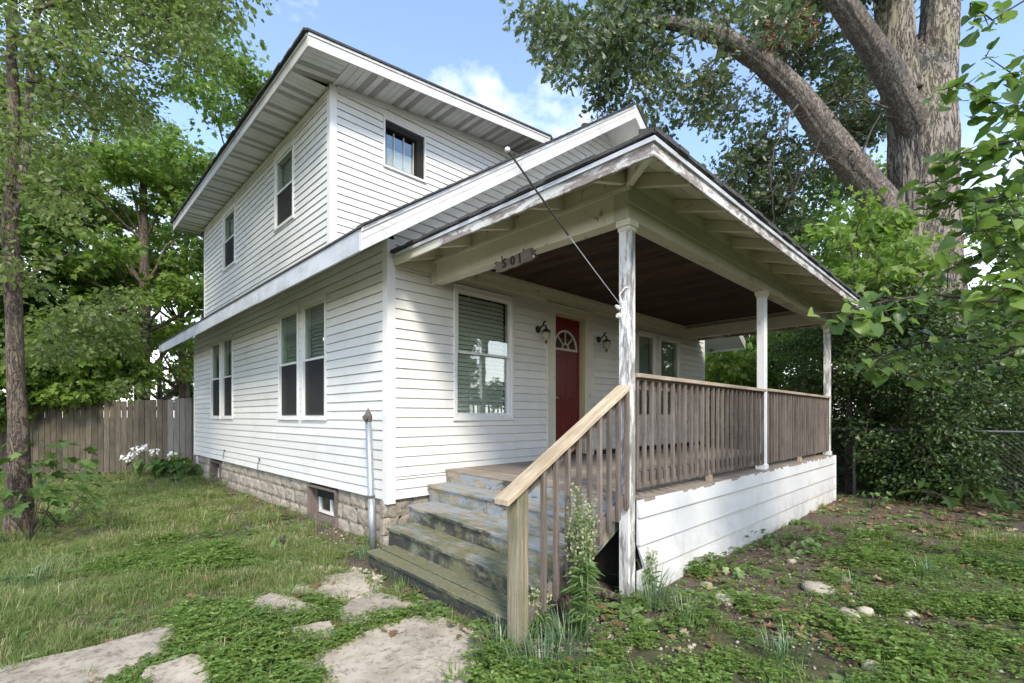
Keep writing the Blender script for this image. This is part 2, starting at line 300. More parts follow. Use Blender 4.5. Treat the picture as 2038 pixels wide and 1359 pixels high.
# ------------------------------------------------------------------ mesh helpers
def mesh(name, v, f, m, smooth=False):
    me = bpy.data.meshes.new(name); me.from_pydata([tuple(a) for a in v], [], f); me.update()
    for x in (m if isinstance(m, (list, tuple)) else [m]): me.materials.append(x)
    if smooth: me.polygons.foreach_set('use_smooth', [True] * len(me.polygons))
    return me
def link(name, me, parent=None, loc=None):
    o = bpy.data.objects.new(name, me); COL.objects.link(o)
    if parent is not None: o.parent = parent
    if loc is not None: o.location = loc
    return o
def thing(name, label, cat, group=None, loc=(0, 0, 0)):
    o = bpy.data.objects.new(name, None); COL.objects.link(o); o['label'] = label; o['category'] = cat; o.location = loc; o.empty_display_size = .1
    if group: o['group'] = group
    return o
def tag(o, label, cat, group=None, kind=None):
    o['label'] = label; o['category'] = cat
    if group: o['group'] = group
    if kind: o['kind'] = kind
    return o
class MB:
    def __init__(s): s.v = []; s.f = []; s.mi = []
    def add(s, v, f, mi=0):
        n = len(s.v); s.v += [Vector(a) for a in v]; s.f += [tuple(i + n for i in q) for q in f]; s.mi += [mi] * len(f)
    def hexa(s, p, mi=0):   # p: 4 bottom + 4 top, counter-clockwise
        s.add(p, [(3, 2, 1, 0), (4, 5, 6, 7), (0, 1, 5, 4), (1, 2, 6, 5), (2, 3, 7, 6), (3, 0, 4, 7)], mi)
    def box(s, a, b, mi=0):
        x0, y0, z0 = [min(a[i], b[i]) for i in range(3)]; x1, y1, z1 = [max(a[i], b[i]) for i in range(3)]
        s.hexa([(x0, y0, z0), (x1, y0, z0), (x1, y1, z0), (x0, y1, z0), (x0, y0, z1), (x1, y0, z1), (x1, y1, z1), (x0, y1, z1)], mi)
    def prism(s, poly, ext, mi=0):   # poly: 3-D points, ext: vector
        n = len(poly); e = Vector(ext); v = [Vector(a) for a in poly] + [Vector(a) + e for a in poly]
        s.add(v, [tuple(range(n - 1, -1, -1)), tuple(range(n, 2 * n))] + [(i, (i + 1) % n, (i + 1) % n + n, i + n) for i in range(n)], mi)
    def tube(s, pts, rad, k=8, mi=0, caps=True):
        pts = [Vector(p) for p in pts]; n = len(pts)
        if isinstance(rad, (int, float)): rad = [rad] * n
        base = len(s.v); up = Vector((.31, .17, .93)); u = None
        for i, p in enumerate(pts):
            t = (pts[min(i + 1, n - 1)] - pts[max(i - 1, 0)]).normalized()
            if u is None: u = t.cross(up if abs(t.dot(up)) < .95 else Vector((1, 0, 0))).normalized()
            else: u = (u - t * u.dot(t)).normalized()
            w_ = t.cross(u)
            for j in range(k):
                a = 2 * math.pi * j / k; s.v.append(p + (u * math.cos(a) + w_ * math.sin(a)) * rad[i])
        for i in range(n - 1):
            for j in range(k):
                a = base + i * k + j; b = base + i * k + (j + 1) % k; s.f.append((a, b, b + k, a + k)); s.mi.append(mi)
        if caps:
            s.f.append(tuple(base + j for j in range(k - 1, -1, -1))); s.mi.append(mi); s.f.append(tuple(base + (n - 1) * k + j for j in range(k))); s.mi.append(mi)
    def build(s, name, m, parent=None, smooth=False, bevel=0, loc=None):
        ms = m if isinstance(m, (list, tuple)) else [m]
        o = Vector((0, 0, 0))
        me = bpy.data.meshes.new(name); me.from_pydata([tuple(a) for a in s.v], [], s.f); me.update()
        for x in ms: me.materials.append(x)
        if len(ms) > 1: me.polygons.foreach_set('material_index', s.mi)
        if smooth: me.polygons.foreach_set('use_smooth', [True] * len(me.polygons))
        ob = link(name, me, parent, loc)
        if bevel:
            b = ob.modifiers.new('bevel', 'BEVEL'); b.width = bevel; b.segments = 1; b.limit_method = 'ANGLE'
        return ob
def box(name, a, b, m, parent, bevel=0):
    q = MB(); q.box(a, b); return q.build(name, m, parent, bevel=bevel)

# a wall frame: point(u, z, n) with n measured outward
class Wall:
    def __init__(s, o, u, n): s.o = Vector(o); s.u = Vector(u); s.n = Vector(n)
    def p(s, u, z, n=0): return s.o + s.u * u + s.n * n + Vector((0, 0, z))
    def hexa(s, mb, u0, u1, z0, z1, n0, n1, mi=0):
        mb.hexa([s.p(u0, z0, n0), s.p(u1, z0, n0), s.p(u1, z0, n1), s.p(u0, z0, n1), s.p(u0, z1, n0), s.p(u1, z1, n0), s.p(u1, z1, n1), s.p(u0, z1, n1)], mi)
    def box(s, name, u0, u1, z0, z1, n0, n1, m, parent, bevel=0):
        mb = MB(); s.hexa(mb, u0, u1, z0, z1, n0, n1); return mb.build(name, m, parent, bevel=bevel)

# ================================================================== GROUND
def slabpoly(pts, s=1.0, ox=0, oy=0):
    return [gnd(ox + x / s, oy + y / s) for x, y in pts]
Z7 = (2.911, 300, 1080)
SLABS = [slabpoly(p, *Z7) for p in [
    [(590, 400), (590, 350), (700, 310), (830, 330), (950, 380), (935, 415), (800, 440), (690, 430)],
    [(1110, 440), (1110, 400), (1200, 335), (1330, 312), (1500, 368), (1440, 400), (1300, 430), (1160, 488)],
    [(775, 525), (1030, 482), (1080, 550), (940, 578), (810, 598)],
    [(905, 700), (1060, 640), (1300, 520), (1480, 452), (1700, 458), (1900, 560), (1905, 640), (1830, 740), (1740, 900), (1000, 940)],
    [(975, 250), (1000, 210), (1200, 182), (1235, 225), (1010, 262)],
    [(960, 300), (1010, 268), (1230, 232), (1260, 290), (1150, 330), (1000, 335)],
    [(815, 300), (850, 255), (955, 262), (930, 305)],
    [(-1000, 860), (-880, 750), (-300, 620), (120, 500), (135, 545), (40, 640), (-220, 780), (-420, 960), (-900, 960)],
    [(-20, 760), (240, 682), (318, 720), (330, 900), (-120, 960)],
]]
def in_poly(x, y, poly):
    c = False; n = len(poly)
    for i in range(n):
        x0, y0 = poly[i][0], poly[i][1]; x1, y1 = poly[i - 1][0], poly[i - 1][1]
        if (y0 > y) != (y1 > y) and x < (x1 - x0) * (y - y0) / (y1 - y0) + x0: c = not c
    return c
def dirt(x, y):
    """0 = lawn, 1 = bare earth"""
    n = noise.noise(Vector((x * .9, y * .9, 3.1))) * .5 + noise.noise(Vector((x * 3.1, y * 3.1, 1.7))) * .35
    d = 0.0
    # strip along the skirt and toward the wire fence
    if x > .7: d = max(d, 1.25 - abs(y + 3.35) / 1.25 if x < 7 else 0)
    if x > 3.0: d = max(d, min(1, (x - 3.0) / 2.0) * (1.35 - abs(y + 3.9) / 1.6))
    if x > 6.3: d = max(d, 1.2 - max(0, abs(y + 3.9) - 2.2))
    # under the stair and porch
    if -.7 < x < 1.0 and -3.15 < y < 0: d = max(d, 1.0)
    # drip line of the side wall
    if x < .1 and -.5 < y < 10: d = max(d, .95 - abs(x + .12) / .35)
    d += n * (.55 if d > .05 else .25)
    return max(0.0, min(1.0, d))
def make_ground():
    def axis(c):
        t = np.linspace(-1, 1, 301); return c + np.sinh(t * 6.2) / np.sinh(6.2) * 600
    xs = axis(-.5); ys = axis(-2.0)
    nx, ny = len(xs), len(ys)
    X_, Y_ = np.meshgrid(xs, ys); Zc = np.zeros_like(X_)
    dd = np.zeros(nx * ny)
    for j in range(ny):
        for i in range(nx):
            x, y = xs[i], ys[j]; r = max(abs(x), abs(y))
            if r < 40:
                h = noise.noise(Vector((x * .6, y * .6, 0))) * .018 + noise.noise(Vector((x * 4, y * 4, 5))) * .010
                Zc[j, i] = h - .005
                if r < 16: dd[j * nx + i] = dirt(x, y)
    v = np.stack([X_.ravel(), Y_.ravel(), Zc.ravel()], 1)
    idx = np.arange(nx * ny).reshape(ny, nx)
    f = np.stack([idx[:-1, :-1].ravel(), idx[:-1, 1:].ravel(), idx[1:, 1:].ravel(), idx[1:, :-1].ravel()], 1)
    me = bpy.data.meshes.new('ground'); me.vertices.add(len(v)); me.vertices.foreach_set('co', v.ravel())
    me.loops.add(len(f) * 4); me.loops.foreach_set('vertex_index', f.ravel()); me.polygons.add(len(f))
    me.polygons.foreach_set('loop_start', np.arange(0, len(f) * 4, 4)); me.polygons.foreach_set('loop_total', np.full(len(f), 4)); me.update()
    at_ = me.attributes.new('earth', 'FLOAT', 'POINT'); at_.data.foreach_set('value', dd)
    m, nt, p, o = mat_new('ground_soil')
    an = N(nt, 'ShaderNodeAttribute', attribute_name='earth')
    v1 = coords(nt); a = nse(nt, v1, 9, 8, .7); b = nse(nt, v1, 55, 6, .7); g = nse(nt, v1, 2.2, 6, .65)
    soil = ramp(nt, b, [(.3, (.035, .024, .016)), (.5, (.12, .086, .060)), (.7, (.27, .215, .16))])
    turf = ramp(nt, a, [(.3, (.035, .036, .016)), (.55, (.10, .095, .042)), (.8, (.20, .17, .09))])
    turf = mixc(nt, ramp(nt, g, [(.5, 0.0), (.75, .6)]), turf, (.13, .10, .06))
    L(nt, mixc(nt, an.outputs['Fac'], turf, soil), p.inputs['Base Color']); p.inputs['Roughness'].default_value = .95; bump(nt, p, b, 1.0, .02)
    me.materials.append(m)
    o_ = link('ground', me); o_['kind'] = 'structure'; return o_
make_ground()
path = bpy.data.objects.new('path', None); COL.objects.link(path); path['kind'] = 'structure'
def organic(poly, n=3, amp=.03):
    out = []
    for i in range(len(poly)):
        a, b = poly[i], poly[(i + 1) % len(poly)]
        for k in range(n):
            t = k / n; p = a.lerp(b, t); out.append(p + Vector((R.uniform(-amp, amp), R.uniform(-amp, amp), 0)))
    return out
for i, pl in enumerate(SLABS):
    pl2 = organic([Vector((p.x, p.y, 0)) for p in pl], 4, .014)
    c = sum(pl2, Vector()) / len(pl2); pl2 = [c + (p - c) * 1.10 for p in pl2]; mb = MB(); n = len(pl2); zt = .022 + .006 * (i % 3)
    top_in = [c + (p - c) * .965 for p in pl2]
    v = [Vector((p.x, p.y, -.05)) for p in pl2] + [Vector((p.x, p.y, zt - .012)) for p in pl2] + [Vector((p.x, p.y, zt + .003 * noise.noise(p * 6))) for p in top_in]
    f = [(k, (k + 1) % n, (k + 1) % n + n, k + n) for k in range(n)] + [(k + n, (k + 1) % n + n, (k + 1) % n + 2 * n, k + 2 * n) for k in range(n)] + [tuple(range(2 * n, 3 * n))]
    mb.add(v, f); mb.build('slab', M['slab'], path)

# ================================================================== HOUSE
house = thing('house', 'two storey white clapboard house with low front gable, wide soffits and block foundation', 'house')
HX, HY2 = 8.28, 9.45            # width, depth
PK = 4.27                        # ridge x
RS = .6916                       # main roof pitch
def rtop(x): return 3.305 + RS * (min(x, 2 * PK - x) + .644)     # top surface of main roof
def rund(x): return rtop(x) - .17
CO = .1145; ZB = .54
WF = Wall((0, 0, 0), (1, 0, 0), (0, -1, 0))       # front wall, u = x
WS = Wall((0, 0, 0), (0, 1, 0), (-1, 0, 0))       # left side wall, u = y
XU, YU = .22, 2.0
WUF = Wall((0, YU, 0), (1, 0, 0), (0, -1, 0))
WUS = Wall((XU, 0, 0), (0, 1, 0), (-1, 0, 0))
bcount = 0
def board(W, name, b0, b1, t0, t1, z0, z1, mat):
    global bcount; bcount += 1
    mb = MB(); e = .021; g = min(.011, (z1 - z0) * .3); f = g / (z1 - z0)
    m0, m1 = t0 + (b0 - t0) * f, t1 + (b1 - t1) * f; zm = z1 - g
    v = [W.p(b0, z0, -.014), W.p(b1, z0, -.014), W.p(b1, z0, e), W.p(b0, z0, e), W.p(m0, zm, .008), W.p(m1, zm, .008),
         W.p(m0, zm, -.006), W.p(m1, zm, -.006), W.p(t0, z1, -.006), W.p(t1, z1, -.006), W.p(t0, z1, -.014), W.p(t1, z1, -.014)]
    mb.add(v, [(0, 3, 2, 1), (3, 4, 5, 2), (4, 6, 7, 5), (6, 8, 9, 7), (8, 10, 11, 9), (10, 0, 1, 11), (0, 10, 8, 6, 4, 3), (1, 2, 5, 7, 9, 11)])
    return mb.build(name, mat, house)
STR = {}
JR = random.Random(23)
def side_courses(W, zs, ze, lo, hi, holes, mat=M['siding'], start=0):
    """lo(z), hi(z): extent of the wall at height z"""
    k = 0
    z = zs
    while z < ze - .02:
        z1 = min(z + CO, ze)
        segs = [[lo(z), hi(z), lo(z1), hi(z1)]]
        for (h0, h1, hz0, hz1) in holes:
            if z1 <= hz0 + .01 or z >= hz1 - .01: continue
            if z < hz0 - .012: board(W, 'siding_board', h0, h1, h0, h1, z, hz0 - .001, mat)
            if z1 > hz1 + .012: board(W, 'siding_board', h0, h1, h0, h1, hz1 + .001, z1, mat)
            nn = []
            for s in segs:
                if h1 <= s[0] or h0 >= s[1]: nn.append(s); continue
                if h0 > s[0] + .005: nn.append([s[0], h0, s[2], min(h0, max(s[2], h0))])
                if h1 < s[1] - .005: nn.append([h1, s[1], max(h1, min(s[3], h1)), s[3]])
            segs = nn
        for s in segs:
            if .012 < s[1] - s[0] < .2:      # short strips between paired windows, joined per wall
                STR.setdefault(id(W), (W, MB()))[1]
                q_ = STR[id(W)][1]; W.hexa(q_, s[0], s[1], z, z1 - .011, -.012, .014); W.hexa(q_, s[0], s[1], z1 - .010, z1, -.012, -.006)
            elif s[1] - s[0] > .012:
                tt0, tt1 = s[2], s[3]
                if tt1 < tt0: tt0 = tt1 = (tt0 + tt1) / 2
                if s[1] - s[0] > 4.5 and abs(tt1 - s[1]) < .01 and JR.random() < .6:    # butt joint of two lengths
                    j = s[0] + (s[1] - s[0]) * JR.uniform(.3, .7)
                    board(W, 'siding_board', s[0], j, tt0, j, z, z1, mat); board(W, 'siding_board', j + .004, s[1], j + .004, tt1, z, z1, mat); continue
                board(W, 'siding_board', s[0], s[1], tt0, tt1, z, z1, mat)
        z = z1
# --- inner wall slabs behind the siding
def wall_slab(W, poly, n0=-.20, n1=-.15):
    mb = MB(); mb.prism([W.p(u, z, n0) for u, z in poly], W.n * (n1 - n0)); return mb.build('wall', M['dark'], house)
wall_slab(WS, [(.15, .3), (HY2 - .02, .3), (HY2 - .02, 3.9), (.15, 3.9)])
wall_slab(WF, [(.2, .3), (HX - .02, .3), (HX - .02, rund(HX)), (PK, rund(PK) - .02), (.2, rund(.2))])
wall_slab(WUS, [(YU + .2, 3.5), (HY2, 3.5), (HY2, 6.3), (YU + .2, 6.3)])
wall_slab(WUF, [(.4, 3.5), (4.2, 3.5), (4.2, 6.7), (.4, 6.3)])
box('wall', (.02, HY2 - .16, .3), (HX - .1, HY2, 3.6), M['siding'], house)
box('wall', (XU, HY2 - .16, 3.6), (PK + .2, HY2 - .002, 6.3), M['siding'], house)
box('wall', (HX - .16, .1, .5), (HX, HY2 - .2, 3.55), M['siding'], house)
# window openings: (u0,u1,z0,z1)
SW = [(1.604, 2.455), (2.59, 3.44)]                 # near pair on side wall
SW2 = [(6.05, 6.84), (6.98, 7.78)]
side_holes = [(a, b, 1.46, 3.165) for a, b in SW + SW2]
side_courses(WS, ZB, 3.55, lambda z: .075, lambda z: HY2 - .03, side_holes)
FW = (.925, 1.995, 1.462, 3.172); DR = (2.71, 3.90, .84, 3.265); FP = [(5.33, 6.03, 1.46, 3.13), (6.18, 7.05, 1.46, 3.13)]
def flo(z): return max(.075, (z + .17 - 3.305) / RS - .644) if z > 3.1 else .075
def fhi(z):
    h = HX - .06
    if z > 3.1: h = min(h, 2 * PK - ((z + .17 - 3.305) / RS - .644))
    if z > 3.48 and z < 4.40: h = min(h, .05 + (z - 3.30) / .34 + .45)
    return h
side_courses(WF, ZB, .80, lambda z: .075, lambda z: .9, [])
side_courses(WF, .80, 3.475, flo, fhi, [FW, DR] + FP)
side_courses(WF, 3.475, rund(PK) - .03, flo, fhi, [(3.70, 4.55, 5.25, 5.84)])
UW = [(3.381, 4.288, 4.83, 6.09), (6.73, 7.678, 4.83, 6.09)]
side_courses(WUS, 3.86, 6.22, lambda z: YU + .07, lambda z: HY2 - .03, UW)
UFW = (1.07, 1.87, 5.485, 6.26)
def uflo(z): return max(XU + .07, (z - 6.36) / .12 + XU)
def ufhi(z): return min(4.25, (z - 3.27) / RS - .644 + .1)
side_courses(WUF, 4.0, 6.82, uflo, ufhi, [UFW])
for W_, q_ in STR.values():
    q_.build('siding_strip', M['siding'], house)['kind'] = 'stuff'
# --- trims
def corner(x, y, z0, z1, wd=.085):
    mb = MB(); mb.box((x - .022, y - .022, z0), (x + wd, y + .0, z1)); mb.box((x - .022, y + .001, z0), (x, y + wd, z1)); mb.build('corner_post', M['trim'], house)
corner(0, 0, ZB - .045, 3.52, .085)
corner(XU, YU, 3.88, 6.372, .085)
WS.box('corner_post', HY2 - .05, HY2 + .02, ZB - .02, 3.5, -.01, .024, M['trim'], house)
WUS.box('corner_post', HY2 - .05, HY2 + .02, 3.8, 6.22, -.01, .024, M['trim'], house)
WF.box('corner_post', HX - .06, HX + .02, ZB - .02, 3.45, -.01, .024, M['trim'], house)
# frieze strips below the upper soffit
for k, (a, b, n) in enumerate([(6.215, 6.295, .020), (6.245, 6.295, .032)]):
    WUS.box('frieze_board', YU + (.07 if k == 0 else .002), HY2, a, b, -.01, n, M['trim'], house)
mb = MB(); 
for n in (.020,):
    mb.hexa([WUF.p(XU + .08, 6.30, -.01), WUF.p(4.25, 6.30 + .12 * 3.95, -.01), WUF.p(4.25, 6.30 + .12 * 3.95, n + .012), WUF.p(XU + .08, 6.30, n + .012),
             WUF.p(XU + .08, 6.392, -.01), WUF.p(4.25, 6.392 + .12 * 3.95, -.01), WUF.p(4.25, 6.392 + .12 * 3.95, n + .012), WUF.p(XU + .08, 6.392, n + .012)])
mb.build('frieze_board', M['trim'], house)
for a, b, n in [(3.40, 3.462, .055), (3.345, 3.395, .035), (3.275, 3.335, .026)]:
    WF.box('frieze_board', .76, HX - .07, a, b, -.01, n, M['beam'], house)
# dark gap strip at the deck
WF.box('base_strip', DR[1] + .02, HX - .07, .83, .93, .0, .020, M['dark'], house)

# --- windows
def window(W, u0, u1, z0, z1, kind='double', blind=None, fr=.045, dark=M['dark'], name='window'):
    """frame is the part; sashes, panes and blinds are its sub-parts"""
    mb = MB(); n1 = .034
    for a in ((u0, u0 + fr, z0, z1), (u1 - fr, u1, z0, z1), (u0 + fr, u1 - fr, z1 - fr, z1), (u0 + fr, u1 - fr, z0, z0 + fr * .9)):
        W.hexa(mb, *a, -.10, n1)
    W.hexa(mb, u0 - .012, u1 + .012, z0 - .022, z0 + .001, -.01, n1 + .012)
    W.hexa(mb, u0 - .002, u1 + .002, z1 - .001, z1 + .02, -.01, n1 + .008)
    f = mb.build(name, M['trim'], house, bevel=.004)
    iu0, iu1, iz0, iz1 = u0 + fr, u1 - fr, z0 + fr * .9, z1 - fr
    zm = (iz0 + iz1) / 2 + .02; s = .032
    def sash(a, b, c, d, n, nm='sash'):
        q = MB()
        for e in ((a, a + s, c, d), (b - s, b, c, d), (a + s, b - s, d - s, d), (a + s, b - s, c, c + s)): W.hexa(q, *e, n - .03, n)
        q.build(nm, M['trim'], f)
        W.box('pane', a + s, b - s, c + s, d - s, n - .018, n - .014, M['glass'], f)
    if kind == 'double':
        sash(iu0, iu1, zm - s * .6, iz1, .008); sash(iu0, iu1, iz0, zm + s * .5, -.028)
        return f, (iu0, iu1, iz0, iz1, zm)
    if kind == 'fixed':
        sash(iu0, iu1, iz0, iz1, -.02)
        return f, (iu0, iu1, iz0, iz1, zm)
    return f, (iu0, iu1, iz0, iz1, zm)
def slats(W, f, u0, u1, z0, z1, step, n, m, tilt=.55, tilt2=None):
    k = 0; z = z0
    while z < z1:
        mb = MB(); h = step * .26; ex = step * .46
        mb.hexa([W.p(u0, z - ex * tilt, n + h), W.p(u1, z - ex * tilt, n + h), W.p(u1, z + ex * tilt, n - h), W.p(u0, z + ex * tilt, n - h),
                 W.p(u0, z - ex * tilt + .003, n + h), W.p(u1, z - ex * tilt + .003, n + h), W.p(u1, z + ex * tilt + .003, n - h), W.p(u0, z + ex * tilt + .003, n - h)])
        mb.build('blind_slat', m, f); z += step
def screen(W, f, u0, u1, z0, z1): W.box('screen', u0 + .005, u1 - .005, z0 + .01, z1, -.012, -.009, M['screen'], f)
for i, (a, b) in enumerate(SW + SW2):
    f, q = window(WS, a, b, 1.46, 3.165)
    screen(WS, f, q[0], q[1], q[2], q[4])
    if i < 2: slats(WS, f, q[0], q[1], q[2], q[3], .055, -.10, M['blind2'], 1.2)
    else: WS.box('curtain', q[0], q[1], q[4] - .2, q[3], -.12, -.115, M['blind2'], f)
# a lit ceiling lamp glimpsed behind the near window
mb = MB()
for k, (y0, y1, z) in enumerate([(1.68, 1.86, 2.68), (1.66, 1.96, 2.60), (1.66, 1.82, 2.52)]):
    WS.hexa(mb, y0, y1, z, z + .028, -.098, -.09)
o = mb.build('lamp_reflection', M['glow'], house); o.name = 'interior_light'
for i, q4 in enumerate(UW):
    f, q = window(WUS, *q4); screen(WUS, f, q[0], q[1], q[2], q[4]); WUS.box('curtain', q[0], q[1], q[4] - .1, q[3], -.12, -.115, M['blind2'], f)
f, q = window(WF, *FW, fr=.055)
slats(WF, f, q[0] + .02, q[1] - .06, q[2] + .03, q[3] - .01, .058, -.072, M['blind'], 1.0)
for x in (q[0] + .25, q[1] - .28): WF.box('blind_cord', x, x + .006, q[2], q[3], -.055, -.05, M['blind'], f)
for q4 in FP:
    f, q = window(WF, *q4, kind='double'); WF.box('curtain', q[0], q[1], q[2], q[3], -.12, -.115, M['blind2'], f)
# small awning window of the upper front: dark frame, leaded panes
u0, u1, z0, z1 = UFW
f, q = window(WUF, u0, u1, z0, z1, kind='none', fr=.028)
mb = MB()
for a in ((u0 + .03, u0 + .06, z0 + .03, z1 - .03), (u1 - .16, u1 - .03, z0 + .03, z1 - .03), (u0 + .06, u1 - .16, z1 - .13, z1 - .03), (u0 + .06, u1 - .16, z0 + .03, z0 + .05)):
    WUF.hexa(mb, *a, -.12, .0)
mb.build('dark_frame', M['dark'], f)
WUF.box('curtain', u0 + .06, u1 - .16, z0 + .05, z0 + .40, -.135, -.13, M['blind'], f)
for c in range(3):
    a = u0 + .065 + c * .185; WUF.box('pane', a, a + .172, z0 + .055, z1 - .14, -.092, -.088, M['glass'], f)
    WUF.box('muntin', a + .172, a + .185, z0 + .05, z1 - .13, -.10, -.07, M['doorlite'], f)
# gable window, mostly hidden by the porch roof
window(WF, 3.70, 4.55, 5.25, 5.84, kind='fixed')

# --- door
d0, d1, dz0, dz1 = 2.915, 3.715, .87, 3.13
mb = MB()
for a in ((DR[0], d0, DR[2], DR[3]), (d1, DR[1], DR[2], DR[3]), (d0, d1, dz1, DR[3])): WF.hexa(mb, *a, -.02, .03)
for a in ((DR[0], DR[0] + .03, DR[2], DR[3]), (DR[1] - .03, DR[1], DR[2], DR[3]), (DR[0] + .03, DR[1] - .03, DR[3] - .03, DR[3])): WF.hexa(mb, *a, .03, .045)
mb.build('door_casing', M['beam'], house, bevel=.004)
mb = MB(); WF.hexa(mb, d1 - .035, d1 - .001, dz0, dz1, -.12, -.021); WF.hexa(mb, d0 - .03, d0 + .004, dz0, dz1, -.12, -.021); WF.hexa(mb, d0 + .004, d1 - .035, dz1 - .03, dz1 - .001, -.12, -.021)
mb.build('door_jamb', M['jamb'], house)
WF.box('threshold', d0, d1, .838, .87, -.12, .05, M['rust'], house)
dr = WF.box('door', d0 + .005, d1 - .037, dz0, dz1 - .032, -.145, -.10, M['door'], house)
dw = d1 - .037 - d0 - .005
for cx_ in (.27, .73):
    for (pa, pb) in ((.13, .72), (.88, 1.62)):
        c = d0 + dw * cx_; hw = dw * .155; q = MB()
        for e in ((c - hw, c + hw, dz0 + pb - .018, dz0 + pb), (c - hw, c + hw, dz0 + pa, dz0 + pa + .018), (c - hw, c - hw + .018, dz0 + pa + .018, dz0 + pb - .018), (c + hw - .018, c + hw, dz0 + pa + .018, dz0 + pb - .018), (c - hw + .05, c + hw - .05, dz0 + pa + .06, dz0 + pb - .06)):
            WF.hexa(q, *e, -.101, -.090)
        q.build('door_panel', M['door'], dr, bevel=.003)
fc, fz, fr_ = d0 + dw * .5, 2.60, .30
q = MB(); seg = 20
def arc(r0, r1, a0=0, a1=math.pi, n=seg):
    for k in range(n):
        t0 = a0 + (a1 - a0) * k / n; t1 = a0 + (a1 - a0) * (k + 1) / n
        P4 = [(r0, t0), (r1, t0), (r1, t1), (r0, t1)]
        lo_ = [WF.p(fc + r * math.cos(t), fz + r * math.sin(t), -.10) for r, t in P4]; hi_ = [WF.p(fc + r * math.cos(t), fz + r * math.sin(t), -.078) for r, t in P4]
        q.hexa(lo_ + hi_)
arc(fr_ - .03, fr_); arc(.07, .09)
WF.hexa(q, fc - fr_, fc + fr_, fz - .035, fz - .001, -.10, -.074)
for t in (math.pi * .25, math.pi * .5, math.pi * .75):
    c_, s_ = math.cos(t), math.sin(t); pr = Vector((-s_, 0, c_)) * .008; a = WF.p(fc + .09 * c_, fz + .09 * s_, -.10); b = WF.p(fc + (fr_ - .03) * c_, fz + (fr_ - .03) * s_, -.10); e = Vector((0, -.02, 0))
    q.hexa([a - pr, b - pr, b + pr, a + pr, a - pr + e, b - pr + e, b + pr + e, a + pr + e])
fl = q.build('fanlight', M['doorlite'], dr)
q = MB(); pts = [WF.p(fc + (fr_ - .025) * math.cos(math.pi * k / 16), fz + (fr_ - .025) * math.sin(math.pi * k / 16), -.096) for k in range(17)]; q.prism(pts, (0, -.004, 0)); q.build('pane', M['glass'], fl)
q = MB(); hx, hz_ = d0 + .07, 1.79; q.tube([WF.p(hx, hz_, -.10), WF.p(hx, hz_, -.05)], .018, 8); q.tube([WF.p(hx, hz_, -.045), WF.p(hx + .05, hz_ + .004, -.04), WF.p(hx + .11, hz_ - .012, -.045)], [.011, .010, .007], 8); q.build('door_handle', plain('satin_nickel', (.6, .58, .54), .3, .8), dr, smooth=True)

# --- foundation of rock-faced blocks
def rock_face(seed):
    rr = random.Random(seed); nx, nz = 9, 6; v = []; f = []
    for j in range(nz):
        for i in range(nx):
            u = i / (nx - 1); z = j / (nz - 1); ed = min(u, 1 - u) * 2.2; ez = min(z, 1 - z) * 2.2
            b = min(1, ed * 2.5) * min(1, ez * 2.0)
            n_ = noise.noise(Vector((u * 2.3 + seed, z * 1.6, seed * 1.7))) * .7 + noise.noise(Vector((u * 7 + seed, z * 4, 2))) * .35 + rr.uniform(-.1, .1)
            v.append((u, z, b * (.022 + .020 * n_)))
    for j in range(nz - 1):
        for i in range(nx - 1): a = j * nx + i; f.append((a, a + 1, a + nx + 1, a + nx))
    return v, f
RF = []
for s_ in range(7):
    v, f = rock_face(s_ + 3)
    RF.append((v, f))
RFM = {}
def block(W, u0, u1, z0, z1, k):
    key = (round(u1 - u0, 2), round(z1 - z0, 3), k, id(W))
    if key not in RFM:
        v, f = RF[k]; g = .006; wd, h = u1 - u0, z1 - z0; vv = [W.u * (g + a * (wd - 2 * g)) + Vector((0, 0, g + b * (h - 2 * g))) + W.n * c for a, b, c in v]
        n = len(vv); nx, nz = 9, 6
        ring = [i for i in range(nx)] + [j * nx + nx - 1 for j in range(1, nz)] + [(nz - 1) * nx + i for i in range(nx - 2, -1, -1)] + [j * nx for j in range(nz - 2, 0, -1)]
        bk = [vv[i] - W.n * .07 for i in ring]; ff = list(f); m_ = len(ring)
        for i in range(m_): ff.append((ring[(i + 1) % m_], ring[i], n + i, n + (i + 1) % m_))
        RFM[key] = mesh('stone_block', vv + bk, ff, M['stone'])
    return link('stone_block', RFM[key], house, W.p(u0, z0, -.045))
BW = [(1.372, 2.32, .05, .50), (7.14, 8.0, .05, .485)]
for r, (z0, z1) in enumerate([(-.08, .13), (.13, .335), (.335, .532)]):
    u = -.02 - (0 if r % 2 else .21)
    for W, lim in ((WS, HY2),):
        u = .0 if r % 2 else -.0; first = .40 if r % 2 else .21
        while u < lim:
            u1 = min(lim, u + first); first = .41 + R.choice([0, 0, .02]); segs = [(u, u1)]
            for h in BW:
                if z1 > h[2] + .02:
                    nn = []
                    for a, b in segs:
                        if b <= h[0] or a >= h[1]: nn.append((a, b)); continue
                        if a < h[0] - .04: nn.append((a, h[0]))
                        if b > h[1] + .04: nn.append((h[1], b))
                    segs = nn
            for a, b in segs: block(W, a, b, z0, z1, R.randrange(7))
            u = u1
    u = -.045 + .0
    first = .21 if r % 2 else .41
    while u < .9:
        block(WF, u, min(u + first, 1.0), z0, z1, R.randrange(7)); u += first; first = .41
mb = MB()
for a, b in ((.05, 1.36), (2.33, 7.12), (8.02, HY2)): WS.hexa(mb, a, b, -.1, .50, -.12, -.045)
WF.hexa(mb, .06, HX, -.1, .50, -.12, -.045); mb.build('mortar', M['mortar'], house)
